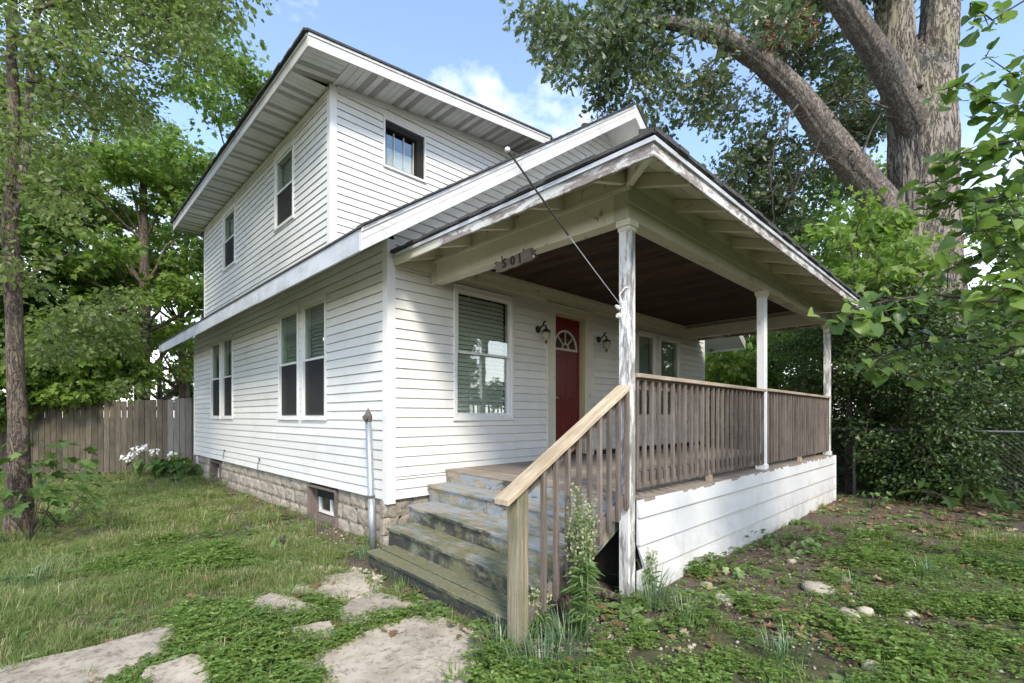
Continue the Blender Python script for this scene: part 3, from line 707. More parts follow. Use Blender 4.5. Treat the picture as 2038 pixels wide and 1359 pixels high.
for (a, b, c, d) in BW:
    mb = MB(); WS.hexa(mb, a + .0, a + .035, c, d, -.30, .0); WS.hexa(mb, b - .035, b, c, d, -.30, .0); WS.hexa(mb, a + .035, b - .035, d - .035, d, -.30, .0); WS.hexa(mb, a, b, c - .07, c, -.30, .03)
    f = mb.build('basement_window', M['baluster'], house, bevel=.003)
    m0 = a + .0
    for (e0, e1) in ((a + .04, b - .04),):
        mb = MB(); s = .04
        for e in ((e0, e0 + s, c + .02, d - .04), (e1 - s, e1, c + .02, d - .04), (e0 + s, e1 - s, d - .04 - s, d - .04), (e0 + s, e1 - s, c + .02, c + .02 + s), ((e0 + e1) / 2, (e0 + e1) / 2 + s, c + .02 + s, d - .04 - s)): WS.hexa(mb, *e, -.20, -.16)
        mb.build('sash', M['trim'], f)
        WS.box('pane', e0 + s, e1 - s, c + .02 + s, d - .04 - s, -.186, -.182, M['glass'], f)
    WS.box('back_panel', a, b, c, d, -.34, -.32, M['dark'], f)

# ------------------------------------------------------------------ roofs of the house
def slab4(name, p, th, m, parent=house, bevel=0):
    mb = MB(); mb.hexa([Vector(a) - Vector((0, 0, th)) for a in p] + [Vector(a) for a in p]); return mb.build(name, m, parent, bevel=bevel)
EX0, EX1, EY0, EY1 = -.644, 2 * PK + .644, -.62, 10.10
# main roof: shingle slabs. left slope, then right slope
slab4('roof', [(EX0 - .02, EY0 - .02, rtop(EX0) + .008), (PK, EY0 - .02, rtop(PK) + .022), (PK, EY1, rtop(PK) + .022), (EX0 - .02, EY1, rtop(EX0) + .008)], .022, M['shingle'])
slab4('roof', [(PK, EY0 - .02, rtop(PK) + .022), (EX1 + .02, EY0 - .02, rtop(EX0) + .008), (EX1 + .02, EY1, rtop(EX0) + .008), (PK, EY1, rtop(PK) + .022)], .022, M['shingle'])
# shingle tabs along the rake edge (the ragged dark line)
rt = MB()
for k in range(34):
    x0 = EX0 + k * .146; x1 = x0 + .15
    if x1 > PK: break
    z0, z1 = rtop(x0) + .012, rtop(x1) + .012; j = R.uniform(.004, .016)
    rt.hexa([(x0, EY0 - .03 - j, z0), (x1, EY0 - .03 - j, z1), (x1, EY0 + .1, z1), (x0, EY0 + .1, z0), (x0, EY0 - .03 - j, z0 + .022), (x1, EY0 - .03 - j, z1 + .008), (x1, EY0 + .1, z1 + .008), (x0, EY0 + .1, z0 + .022)])
o = rt.build('shingle_edge', M['shingle'], house); o['kind'] = 'stuff'
# rake fascia (white, boxed), two joints
def rake(xa, xb, zf, y0, y1, h, m, parent=house, name='rake_fascia'):
    mb = MB(); mb.hexa([(xa, y0, zf(xa) - h), (xb, y0, zf(xb) - h), (xb, y1, zf(xb) - h), (xa, y1, zf(xa) - h), (xa, y0, zf(xa)), (xb, y0, zf(xb)), (xb, y1, zf(xb)), (xa, y1, zf(xa))]); return mb.build(name, m, parent, bevel=.003)
zf = lambda x: rtop(x)
for xa, xb in ((EX0, 1.9), (1.905, 2.60), (2.605, PK)):
    rake(xa, xb, lambda x: rtop(x) - .001, EY0, EY0 + .02, .225, M['fascia'])
    rake(xa, xb, lambda x: rtop(x) - .0, EY0 - .012, EY0 - .001, .045, M['fascia'], name='drip_edge')
    rake(xa, xb, lambda x: rtop(x) - .11, EY0 - .004, EY0 - .001, .006, M['fascia'], name='fascia_crease')
rake(PK, EX1, lambda x: rtop(x) - .001, EY0, EY0 + .02, .225, M['fascia'])
# eave fascia of the long side, weathered aluminium in lengths with open joints
yy = [EY0 + .02, 2.45, 5.3, 7.4, 8.9, EY1]
for a, b in zip(yy[:-1], yy[1:]):
    zt = rtop(EX0) - .004 + R.uniform(-.006, .006)
    mb = MB(); mb.hexa([(EX0 - .006, a + .004, zt - .215), (EX0 + .02, a + .004, zt - .215), (EX0 + .02, b, zt - .215), (EX0 - .006, b, zt - .215), (EX0 - .006, a + .004, zt), (EX0 + .02, a + .004, zt), (EX0 + .02, b, zt), (EX0 - .006, b, zt)])
    mb.build('eave_fascia', M['eavealu'], house, bevel=.003)
box('eave_fascia', (EX1 - .02, EY0 + .02, rtop(EX0) - .22), (EX1, EY1, rtop(EX0) - .004), M['fascia'], house)
# sloped soffits
def zs_(x): return rtop(x) - .215
for xa, xb in [(EX0 + .02 + k * .30, min(EX0 + .315 + k * .30, PK)) for k in range(17)] + [(PK + .002 + k * .30, min(PK + .297 + k * .30, EX1 - .02)) for k in range(17)]:
    if xb - xa < .02: continue
    za, zb = zs_(xa) + .03, zs_(xb) + .03
    mb = MB(); mb.hexa([(xa, EY0 + .02, za), (xb, EY0 + .02, zb), (xb, -.0, zb), (xa, -.0, za), (xa, EY0 + .02, za + .01), (xb, EY0 + .02, zb + .01), (xb, -.0, zb + .01), (xa, -.0, za + .01)])
    mb.build('soffit_panel', M['soffit'], house)
slab4('eave_soffit', [(EX0 + .02, 0.0, zs_(EX0 + .02) + .03), (.02, 0.0, zs_(.02) + .03), (.02, EY1, zs_(.02) + .03), (EX0 + .02, EY1, zs_(EX0 + .02) + .03)], .01, M['soffit'])
slab4('eave_soffit', [(HX, 0.0, zs_(HX) + .03), (EX1 - .02, 0.0, zs_(EX1 - .02) + .03), (EX1 - .02, EY1, zs_(EX1 - .02) + .03), (HX, EY1, zs_(HX) + .03)], .01, M['soffit'])
# upper (dormer) roof: nearly flat shed rising to the ridge
UX, UY0, UY1, UZ = -.35, 1.39, 10.14, 6.30
def ub(x): return UZ + .12 * (x - UX)          # fascia bottom
def ut(x): return ub(x) + .175
slab4('roof', [(UX - .03, UY0 - .03, ut(UX) + .03), (PK + .15, UY0 - .03, ut(PK + .15) + .03), (PK + .15, UY1 + .03, ut(PK + .15) + .03), (UX - .03, UY1 + .03, ut(UX) + .03)], .029, M['shingle'])
slab4('roof', [(PK + .152, UY0 - .03, ut(PK + .15) + .03), (6.6, UY0 - .03, rtop(6.6)), (6.6, UY1 + .03, rtop(6.6)), (PK + .152, UY1 + .03, ut(PK + .15) + .03)], .05, M['shingle'])
rt = MB()
for k in range(70):
    y0 = UY0 + k * .125; j = R.uniform(.0, .02); rt.box((UX - .045 - j, y0, ut(UX) + .004), (UX + .1, y0 + .12, ut(UX) + .034 + R.uniform(0, .006)))
o = rt.build('shingle_edge', M['shingle'], house); o['kind'] = 'stuff'
for a, b in ((UX, 1.3), (1.304, 3.0), (3.004, PK + .15)):
    rake(a, b, lambda x: ut(x) - .001, UY0, UY0 + .02, .175, M['fascia'])
    rake(a, b, ut, UY0 - .012, UY0 - .001, .04, M['fascia'], name='drip_edge')
for a, b in ((UY0 + .021, 4.0), (4.004, 7.1), (7.104, UY1)):
    box('eave_fascia', (UX - .001, a, UZ), (UX + .02, b, ut(UX)), M['fascia'], house, .003)
    box('drip_edge', (UX - .013, a, ut(UX) - .04), (UX - .002, b, ut(UX)), M['fascia'], house)
box('eave_fascia', (UX + .02, UY1 - .02, UZ), (3, UY1, ut(UX)), M['fascia'], house)
nv = (1, 0)
def soff(a, b, c, d, along_x, zf, vent):
    """one soffit panel a..b in its width direction, c..d in its length; two ribs, optional vented strip"""
    mb = MB(); w_ = (b - a)
    ribs = [(a, a + w_ * .32), (a + w_ * .34, a + w_ * .66), (a + w_ * .68, b - .004)]
    for k, (p0, p1) in enumerate(ribs):
        mi = 1 if vent and k != 1 or (not vent and k == 9) else 0
        if along_x: P4 = [(c, p0), (d, p0), (d, p1), (c, p1)]
        else: P4 = [(p0, c), (p1, c), (p1, d), (p0, d)]
        mb.hexa([(x, y, zf(x)) for x, y in P4] + [(x, y, zf(x) + .012) for x, y in P4], mi)
    return mb.build('soffit_panel', [M['soffit'], M['vent']], house)
k = 0; y = UY0 + .022
while y < UY1 - .05:
    y1 = min(y + .31, UY1 - .02); soff(y, y1, UX + .02, XU + .01, True, (lambda x: ub(x) + .004) if y1 < YU + .05 else (lambda x: UZ + .012), k % 2 == 1); y = y1; k += 1
x = XU + .05; k = 0
while x < PK + .1:
    x1 = x + .31; soff(x, x1, UY0 + .022, YU + .01, False, lambda x: ub(x) + .012, k % 2 == 1); x = x1; k += 1
box('soffit_channel', (XU + .008, UY0 + .021, ub(XU) - .006), (XU + .052, YU - .023, ub(XU) + .05), M['trim'], house)
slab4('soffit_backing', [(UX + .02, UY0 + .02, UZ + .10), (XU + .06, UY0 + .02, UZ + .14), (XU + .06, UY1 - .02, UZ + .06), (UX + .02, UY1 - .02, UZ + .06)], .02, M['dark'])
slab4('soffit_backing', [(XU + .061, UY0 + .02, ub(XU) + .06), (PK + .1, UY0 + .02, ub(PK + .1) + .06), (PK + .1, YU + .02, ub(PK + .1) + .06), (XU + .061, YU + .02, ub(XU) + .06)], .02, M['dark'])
# little cable stubs on the siding
for (y_, z_) in ((4.35, .62), (6.6, .66)):
    mb = MB(); a = WS.p(y_, z_ + .10, .03); mb.tube([a, a + Vector((-.03, -.01, -.04)), WS.p(y_ + .05, z_ - .06, .05)], .006, 6); mb.tube([a, a + Vector((-.02, 0, .03))], .012, 6); mb.build('cable_stub', M['cable'], house)

# ================================================================== PORCH
porch = thing('porch', 'covered front porch with peeling posts, plank deck, hipped roof and white board skirt', 'porch')
PX0, PX1, PY = .605, 7.30, -2.77
def dz(y): return .836 + .010 * y            # the deck falls slightly to the front
# deck boards (run front to back)
x = .79; k = 0
while x < PX1 - .03:
    x1 = min(x + .089, PX1); mb = MB(); e = -2.80 + R.uniform(-.008, .010); j = R.uniform(-.0015, .0015)
    mb.hexa([(x + .002, e, dz(e) - .028), (x1 - .002, e, dz(e) - .028), (x1 - .002, -.004, dz(0) - .028), (x + .002, -.004, dz(0) - .028), (x + .002, e, dz(e) + j), (x1 - .002, e, dz(e) + j), (x1 - .002, -.004, dz(0) + j), (x + .002, -.004, dz(0) + j)])
    if not (x < 1e9 and False): mb.build('deck_board', M['deck'], porch)
    x = x1
box('joist', (.85, -2.74, .62), (PX1 - .03, -2.70, .775), M['baluster'], porch)
box('joist', (.82, -2.69, .60), (.86, -.02, .775), M['baluster'], porch)
# skirt of five boards, the third with a broken corner
zz = [(.660, .800), (.432, .665), (.213, .437), (-.02, .218)]
for k, (a, b) in enumerate(zz):
    for (xa, xb) in (((.685, 3.6), (3.604, 5.4), (5.404, PX1 + .0)) if k != 2 else ((.685, 4.8), (4.804, PX1))):
        mb = MB(); n0 = -2.79; e = .034
        left = xa + (.10 if (k == 2 and xa < 1) else 0)
        mb.hexa([(left, n0 - e, a), (xb, n0 - e, a), (xb, n0, a), (left, n0, a), (xa, n0 - .008, b), (xb, n0 - .008, b), (xb, n0, b), (xa, n0, b)])
        mb.build('skirt_board', M['skirt'], porch)
box('skirt_corner', (PX1 + .002, -2.83, -.02), (PX1 + .035, -2.77, .80), M['post2'], porch)
for k, (a, b) in enumerate(zz): box('skirt_board', (PX1 + .004, -2.765, a), (PX1 + .022, 0, b), M['skirt'], porch)
box('void_shade_panel', (.75, -2.78, -.05), (PX1, -2.76, .77), M['dark'], porch)  # near-black sheet puts the shade behind the skirt into its colour
box('void_shade_panel', (.80, -2.755, -.05), (.815, -.05, .60), M['dark'], porch)  # black sheet standing in for the darkness under the deck
# posts
PW = .10
for i, xp in enumerate((PX0 + PW / 2, 3.87, 7.20)):
    zb = -.03 if i == 0 else .80
    y0 = PY
    m = M['post'] if i != 1 else M['post2']
    mb = MB(); n = 14 if i == 0 else 8
    hw = PW / 2 if i == 0 else .050
    for s_ in range(n):
        za = zb + (3.065 - zb) * s_ / n; zb2 = zb + (3.065 - zb) * (s_ + 1) / n
        w0 = .0
        mb.hexa([(xp - hw, y0, za), (xp + hw, y0, za), (xp + hw, y0 + 2 * hw, za), (xp - hw, y0 + 2 * hw, za), (xp - hw, y0, zb2), (xp + hw, y0, zb2), (xp + hw, y0 + 2 * hw, zb2), (xp - hw, y0 + 2 * hw, zb2)])
    mb = MB(); mb.box((xp - hw, y0, zb), (xp + hw, y0 + 2 * hw, 3.065))
    po = mb.build('post', m, porch, bevel=.006); 
    if i != 1: pass
    mb = MB(); c = .018; mb.box((xp - hw - c, y0 - c, 3.066), (xp + hw + c, y0 + 2 * hw + c, 3.12)); mb.box((xp - hw - .006, y0 - .006, 3.03), (xp + hw + .006, y0 + 2 * hw + .006, 3.0655)); mb.build('post_cap', M['beam'], po, bevel=.004)
    if i > 0:
        mb = MB(); mb.box((xp - hw - .012, y0 - .012, .812), (xp + hw + .012, y0 + 2 * hw + .012, .875)); mb.build('post_base', M['post2'], po, bevel=.004)
# beams
BT, BB = 3.40, 3.122
def beam(a, b, m, name='beam'): return box(name, a, b, m, porch, .004)
beam((PX0 - .012, PY - .002, BB), (PX1 + .02, PY + .14, BT), M['beamg'])
beam((PX0 - .010, PY + .141, BB), (PX0 + .13, -.03, BT), M['beam'])
beam((PX1 - .115, PY + .141, BB + .06), (PX1 + .018, -.03, BT), M['beam'])
box('beam_trim', (PX0 - .034, PY - .024, BT - .16), (PX1 + .04, PY - .0025, BT - .145), M['beamg'], porch)
box('beam_trim', (PX0 - .036, PY - .022, BT - .05), (PX0 - .0105, -.03, BT - .018), M['beam'], porch)
box('beam_cap', (PX0 - .03, -.10, BB - .03), (PX0 - .0115, -.028, BT), M['beam'], porch)
# blocking above the beams, up to the roof boards
PE = (.05, -3.30, 7.92); PS = .34; PZ = 3.335
def pz(x, y): return PZ + PS * min(y - PE[1], x - PE[0], PE[2] - x)     # underside of the roof boards
box('blocking', (PX0 + .0, PY + .0, BT + .001), (PX1, PY + .03, BT + .13), M['beam'], porch)
box('blocking', (PX0 + .0, PY + .031, BT + .001), (PX0 + .03, -.03, BT + .13), M['beam'], porch)
box('blocking', (PX1 - .03, PY + .031, BT + .001), (PX1, -.03, BT + .13), M['beam'], porch)
# ceiling boards
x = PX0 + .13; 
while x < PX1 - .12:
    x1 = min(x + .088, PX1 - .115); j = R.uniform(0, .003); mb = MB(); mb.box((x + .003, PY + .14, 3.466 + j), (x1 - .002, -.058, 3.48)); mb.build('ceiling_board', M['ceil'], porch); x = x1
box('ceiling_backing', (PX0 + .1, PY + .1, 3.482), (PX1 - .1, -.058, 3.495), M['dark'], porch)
# rafter tails
def rafter(p0, p1, w_, h0, h1, m=M['beam'], name='rafter_tail'):
    p0, p1 = Vector(p0), Vector(p1); d = (p1 - p0); s_ = Vector((-d.y, d.x, 0)).normalized() * w_ / 2
    mb = MB(); mb.hexa([p0 - s_ - Vector((0, 0, h0)), p1 - s_ - Vector((0, 0, h1)), p1 + s_ - Vector((0, 0, h1)), p0 + s_ - Vector((0, 0, h0)), p0 - s_, p1 - s_, p1 + s_, p0 + s_])
    # keep outward normals whichever way the tail runs
    return mb.build(name, m, porch, bevel=.003)
g = .003
for xr in [.70 + .672 * k for k in range(11)]:
    rafter((xr, -3.262, pz(xr, -3.262) - g), (xr, PY + .01, pz(xr, PY + .01) - g), .048, .09, .115)
for yr in (-2.74, -2.07, -1.405, -.74, -.125):
    rafter((.088, yr, pz(.088, yr) - g), (PX0 + .01, yr, pz(PX0 + .01, yr) - g), .048, .09, .115)
    rafter((PE[2] - .038, yr, pz(PE[2] - .038, yr) - g), (PX1 - .01, yr, pz(PX1 - .01, yr) - g), .048, .09, .115)
rafter((.10, -3.25, pz(.10, -3.25) - g), (PX0 + .0, PY - .0, pz(PX0, PY) - g), .055, .10, .135, name='hip_rafter')
rafter((PE[2] - .05, -3.25, pz(PE[2] - .05, -3.25) - g), (PX1, PY, pz(PX1, PY) - g), .055, .10, .135, name='hip_rafter')
# roof boards of the underside: strips parallel to each eave
for k in range(4):
    a = k * .155 + .012; b = (k + 1) * .155 + .006
    e0, e1 = PE[0], PE[2]; y0 = PE[1]
    def quad(pts):
        mb = MB(); mb.hexa([Vector((x, y, pz(x, y))) for x, y in pts] + [Vector((x, y, pz(x, y) + .018)) for x, y in pts]); mb.build('roof_board', M['roofboard'], porch)
    quad([(e0 + a, y0 + a), (e1 - a, y0 + a), (e1 - b, y0 + b), (e0 + b, y0 + b)])
    quad([(e0 + a, y0 + a), (e0 + b, y0 + b), (e0 + b, -.02), (e0 + a, -.02)])
    quad([(e1 - a, y0 + a), (e1 - a, -.02), (e1 - b, -.02), (e1 - b, y0 + b)])
# roof skin
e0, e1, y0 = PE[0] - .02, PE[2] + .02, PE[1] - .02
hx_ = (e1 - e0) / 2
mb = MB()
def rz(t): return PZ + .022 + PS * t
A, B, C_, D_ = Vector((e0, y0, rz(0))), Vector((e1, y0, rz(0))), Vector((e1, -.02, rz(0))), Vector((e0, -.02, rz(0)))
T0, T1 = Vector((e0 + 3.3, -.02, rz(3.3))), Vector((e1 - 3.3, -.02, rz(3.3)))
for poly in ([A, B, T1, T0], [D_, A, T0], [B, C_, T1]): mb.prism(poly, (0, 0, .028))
mb.build('roof', M['shinglebounce'], porch)  # unseen top lightened as a reflector; the shingle edges stay dark
mb = MB()
def tabs(p, q, out):
    p, q = Vector(p), Vector(q); L_ = (q - p).length; n = int(L_ / .15); d = (q - p) / n; out = Vector(out)
    for k in range(n):
        j = R.uniform(.005, .028); zt = R.uniform(.022, .036); a = p + d * k; b = p + d * (k + .96)
        mb.hexa([a + out * j, b + out * j, b - out * .12, a - out * .12, a + out * j + Vector((0, 0, zt)), b + out * j + Vector((0, 0, zt)), b - out * .12 + Vector((0, 0, zt + .04)), a - out * .12 + Vector((0, 0, zt + .04))])
tabs((e0, y0, PZ + .024), (e1, y0, PZ + .024), (0, -1, 0)); tabs((e0, -.03, PZ + .024), (e0, y0, PZ + .024), (-1, 0, 0))
o = mb.build('shingle_edge', M['shingle'], porch); o['kind'] = 'stuff'
# fascia boards with a metal drip edge above
FZ0, FZ1 = 3.222, 3.318
box('fascia', (PE[0] - .002, PE[1], FZ0), (PE[2] + .002, PE[1] + .024, FZ1), M['peel'], porch, .003)
box('fascia', (PE[0], PE[1] + .025, FZ0), (PE[0] + .024, -.9, FZ1), M['peel'], porch, .003)
box('fascia', (PE[0] + .006, -.897, FZ0), (PE[0] + .030, -.04, FZ1), M['beam'], porch, .003)
box('fascia', (PE[2] - .024, PE[1] + .025, FZ0), (PE[2], -.04, FZ1), M['peel'], porch, .003)
box('drip_edge', (PE[0] - .018, PE[1] - .018, FZ1 - .008), (PE[2] + .018, PE[1] - .001, FZ1 + .024), M['eavealu'], porch)
box('drip_edge', (PE[0] - .018, PE[1] - .0, FZ1 - .008), (PE[0] - .001, -.05, FZ1 + .024), M['eavealu'], porch)
# closing board where the left eave meets the wall
mb = MB(); mb.prism([(.055, -.028, 3.235), (PX0 - .02, -.028, 3.235), (PX0 - .02, -.028, 3.47), (.055, -.028, 3.33)], (0, -.016, 0)); mb.build('end_board', M['beam'], porch)

# ---- porch railing
def jbox(mb, x, y, z0, z1, w_, lean=0, cut=.0):
    a = w_ / 2; l = lean
    mb.hexa([(x - a + l, y - a, z0 + cut), (x + a + l, y - a, z0 + cut), (x + a + l, y + a, z0 - cut), (x - a + l, y + a, z0 - cut), (x - a, y - a, z1), (x + a, y - a, z1), (x + a, y + a, z1), (x - a, y + a, z1)])
rail = thing('porch_railing', 'weathered wooden railing with square balusters along the front of the porch', 'railing')
for k, (xa, xb) in enumerate(((PX0 + PW + .002, 3.808), (3.932, 7.138))):
    z0, z1 = (1.822, 1.858)
    sg = -.012
    mb = MB(); zc = [z0, z0 + .004]
    mb.hexa([(xa, -2.80, z0), (xb, -2.80, z0 + sg), (xb, -2.655, z0 + sg), (xa, -2.655, z0), (xa, -2.80, z1), (xb, -2.80, z1 + sg), (xb, -2.655, z1 + sg), (xa, -2.655, z1)]); mb.build('handrail', M['caph'], rail, bevel=.004)
    mb = MB(); mb.box((xa, -2.735, 1.728), (xb, -2.697, 1.808)); mb.build('top_rail', M['baluster'], rail)
    mb = MB(); mb.box((xa, -2.735, .93), (xb, -2.697, 1.018)); mb.build('bottom_rail', M['baluster'], rail)
    xm = (xa + xb) / 2; mb = MB(); mb.box((xm - .04, -2.74, dz(-2.7) - .002), (xm + .04, -2.70, .93)); mb.build('support_block', M['caph'], rail)
    n = 24 if k == 0 else 26; st = (xb - xa - .06) / n
    for j in range(n + 1):
        xx = xa + .03 + st * j + R.uniform(-.008, .008)
        mb = MB(); jbox(mb, 0, 0, R.uniform(-.93, -.915) , 0, .030, R.uniform(-.007, .007), .012)
        o = mb.build('baluster', M['baluster'], rail, bevel=.002, loc=(xx, -2.757, 1.805))
# ---- steps
stair = thing('front_steps', 'five mossy wooden steps with flaking grey blue paint leading up to the porch', 'steps')
#         left-end nose (x,y,z)          front-end nose (x,y,z)
NO = [((-.50, -.44, .150), (-.605, -2.62, .137)), ((-.195, -.31, .322), (-.35, -2.62, .300)), ((.125, -.20, .497), (-.05, -2.62, .462)), ((.50, -.055, .680), (.42, -2.62, .640)), ((.79, -.035, .836), (.79, -2.62, .808))]
for i in range(5):
    a, b = Vector(NO[i][0]), Vector(NO[i][1])
    if i < 4:
        a2, b2 = Vector(NO[i + 1][0]), Vector(NO[i + 1][1])
        da = Vector((a2.x - a.x + .02, 0, 0)); db = Vector((b2.x - b.x + .02, 0, 0))
        if i == 3: da = Vector((.79 - a.x + .01, 0, 0)); db = Vector((.79 - b.x + .01, 0, 0))
        th = .036
        for (f0, f1) in ((0, .455), (.50, 1.0)):       # two tread planks
            P4 = [a + da * f0, a + da * f1, b + db * f1, b + db * f0]; dn = Vector((0, 0, -th)); jz = Vector((0, 0, R.uniform(-.004, .0)))
            mb = MB(); mb.hexa([p + dn + jz for p in reversed(P4)] + [p + jz for p in reversed(P4)]); mb.build('tread', M['steps'], stair, bevel=.005)
    # riser below this nose, set back a little
    zlo_a = -.03 if i == 0 else NO[i - 1][0][2] - .03; zlo_b = -.03 if i == 0 else NO[i - 1][1][2] - .03
    r0 = a + Vector((.022, .0, -.036)); r1 = b + Vector((.022, 0, -.036)); th = Vector((.03, 0, 0))
    if i == 4: r0 = a + Vector((.006, 0, -.030)); r1 = b + Vector((.006, 0, -.030))
    cuts = [0, 1] if i == 4 else ([0, .22, 1] if i == 1 else ([0, .42, 1] if i in (0, 3) else [0, 1]))
    for c0, c1 in zip(cuts[:-1], cuts[1:]):
        p0, p1 = r0.lerp(r1, c0 + .002), r0.lerp(r1, c1 - .002); za = zlo_a + (zlo_b - zlo_a) * c0; zb = zlo_a + (zlo_b - zlo_a) * c1
        mb = MB(); q0, q1 = Vector((p0.x, p0.y, za)), Vector((p1.x, p1.y, zb))
        mb.hexa([q1, q1 + th, q0 + th, q0, p1, p1 + th, p0 + th, p0]); mb.build('riser', M['steps'], stair, bevel=.003)
    if i < 4:   # closed left end under each tread
        mb = MB(); a0 = a + Vector((.055, .0, -.037)); nx_ = NO[i + 1][0][0] + .05; mb.hexa([(a0.x, a.y - .03, zlo_a), (nx_, a.y - .03, zlo_a), (nx_, a.y, zlo_a), (a0.x, a.y, zlo_a), (a0.x, a.y - .03, a0.z), (nx_, a.y - .03, a0.z), (nx_, a.y, a0.z), (a0.x, a.y, a0.z)]); mb.build('end_board', M['steps'], stair)
mb = MB(); mb.prism([(-.52, -2.60, -.02), (-.40, -2.60, -.02), (.78, -2.60, .56), (.78, -2.60, .76), (.45, -2.60, .60), (-.58, -2.60, .095)], (0, .035, 0)); mb.build('stringer', M['steps'], stair)
# ---- stair railing
sr = thing('stair_railing', 'slanting stair handrail with newel post and square balusters beside the mossy steps', 'railing')
mb = MB(); mb.box((-.682, -2.765, -.04), (-.580, -2.663, 1.0))
for v in mb.v:
    if v.z > .9: v.z = 1.005 + (v.x + .70) * .56 - .035
mb.build('newel_post', M['newel'], sr, bevel=.006)
sl_ = (1.828 - .985) / (.735 + .78)
def rz2(x): return .985 + (x + .78) * sl_
def slope_box(name, x0, x1, y0, y1, off0, off1, m, bev=.004, n=10, ragged=0):
    mb = MB(); xs_ = [x0 + (x1 - x0) * k / n for k in range(n + 1)]
    for xa, xb in zip(xs_[:-1], xs_[1:]): pass
    v = []; f = []
    for k, x in enumerate(xs_):
        r_ = R.uniform(-ragged, ragged)
        v += [(x, y0 + r_, rz2(x) + off0), (x, y1, rz2(x) + off0), (x, y1, rz2(x) + off1), (x, y0 + r_, rz2(x) + off1)]
    for k in range(n):
        b = 4 * k
        for j in range(4): f.append((b + j, b + (j + 1) % 4, b + 4 + (j + 1) % 4, b + 4 + j))
    f.append((0, 3, 2, 1)); e = 4 * n; f.append((e, e + 1, e + 2, e + 3))
    mb.add(v, f); return mb.build(name, m, sr, bevel=bev)
slope_box('handrail', -.79, .60, -2.79, -2.66, -.036, .004, M['cap'], ragged=.004)
slope_box('top_rail', -.565, .603, -2.735, -2.697, -.125, -.038, M['baluster'], .002)
slope_box('bottom_rail', -.565, .603, -2.735, -2.697, -.99, -.90, M['baluster'], .002)
bx = []
for k in range(9):
    x = -.43 + k * .128
    mb = MB(); zt = rz2(x) - .05; zb = rz2(x) - 1.01; a = .0165
    mb.hexa([(-a, -a, zb - .016), (a, -a, zb + .008), (a, a, zb + .008), (-a, a, zb - .016), (-a, -a, zt - .012), (a, -a, zt + .012), (a, a, zt + .012), (-a, a, zt - .012)])
    mb.build('baluster', M['baluster'], sr, bevel=.002, loc=(x, -2.757, 0))

# ================================================================== small things on the house
def sconce(x, z, label):
    t = thing('wall_lantern', label, 'wall lamp', 'porch wall lanterns', (x, 0, z))
    y = -.03
    q = MB(); q.tube([(0, y, 0), (0, y - .02, 0)], [.055, .045], 14); q.build('backplate', M['black'], t, smooth=False)
    q = MB(); q.tube([(0, y - .02, 0), (.0, y - .07, .03), (.0, y - .12, .055), (.0, y - .16, .03), (.0, y - .165, -.02)], [.012, .012, .011, .012, .016], 8); q.tube([(0, y - .10, .05), (0, y - .13, .10), (0, y - .17, .09)], [.012, .015, .006], 8); q.build('arm', M['black'], t, smooth=True)
    q = MB(); q.tube([(0, y - .165, -.01), (0, y - .165, -.045), (0, y - .165, -.06)], [.02, .068, .072], 14); q.build('cap', M['black'], t)
    q = MB(); q.tube([(0, y - .165, -.061), (0, y - .165, -.10), (0, y - .165, -.15), (0, y - .165, -.19)], [.062, .066, .052, .022], 14); q.build('lamp_glass', M['lampglass'], t, smooth=True)
    q = MB(); q.tube([(0, y - .165, -.19), (0, y - .165, -.205), (0, y - .165, -.24)], [.026, .018, .003], 8); q.build('finial', M['black'], t)
sconce(2.50, 2.80, 'black wall lantern with pale glass to the left of the red door')
sconce(4.05, 2.82, 'black wall lantern with pale glass to the right of the red door')
# number board, hung from the left beam
sg_ = thing('house_number_sign', 'small jagged driftwood board reading 501 hanging under the porch beam', 'sign', None, (PX0 - .035, -1.47, 3.055))
pts = []
up = [(-.30, .02), (-.25, .055), (-.19, .035), (-.12, .05), (-.04, .045), (.04, .055), (.12, .06), (.20, .075), (.27, .068)]
rt_ = [(.245, .045), (.31, .035), (.255, .018), (.315, .004), (.262, -.012), (.322, -.03)]
dn_ = [(.24, -.052), (.14, -.05), (.05, -.062), (-.04, -.060), (-.12, -.072), (-.20, -.068), (-.26, -.055), (-.245, -.035), (-.285, -.02), (-.27, -.005)]
pl = [Vector((0, -a, b)) for a, b in up + rt_ + dn_]
q = MB(); q.prism(pl, (-.02, 0, 0)); q.build('board', M['signwood'], sg_)
for t_, a in (('5', -.12), ('0', 0.0), ('1', .10)):
    fc_ = bpy.data.curves.new('house_number', 'FONT'); fc_.body = t_; fc_.size = .125; fc_.extrude = .004; fc_.align_x = 'CENTER'; fc_.align_y = 'CENTER'; fc_.materials.append(M['cable']); fc_.offset = .003
    o_ = bpy.data.objects.new('glyph', fc_); COL.objects.link(o_); bpy.context.view_layer.update(); me_ = bpy.data.meshes.new_from_object(o_); bpy.data.objects.remove(o_); o = link('house_number', me_, sg_); o.location = (-.024, -a, -.0); o.rotation_euler = (math.radians(90), math.radians(-6), math.radians(-90))
for a in (-.17, .14):
    q = MB(); q.tube([(-.01, -a, .045), (-.01, -a, .085)], .004, 6); q.tube([(-.01 + .012 * math.cos(t), -a, .078 + .012 * math.sin(t)) for t in np.linspace(0, 6.0, 9)], .003, 5); q.build('screw_eye', M['rust'], sg_)
for a, b in ((-.27, .015), (.29, -.02)):
    q = MB(); q.tube([(-.02, -a, b), (-.027, -a, b)], .011, 8); q.build('stud', M['porcelain'], sg_)
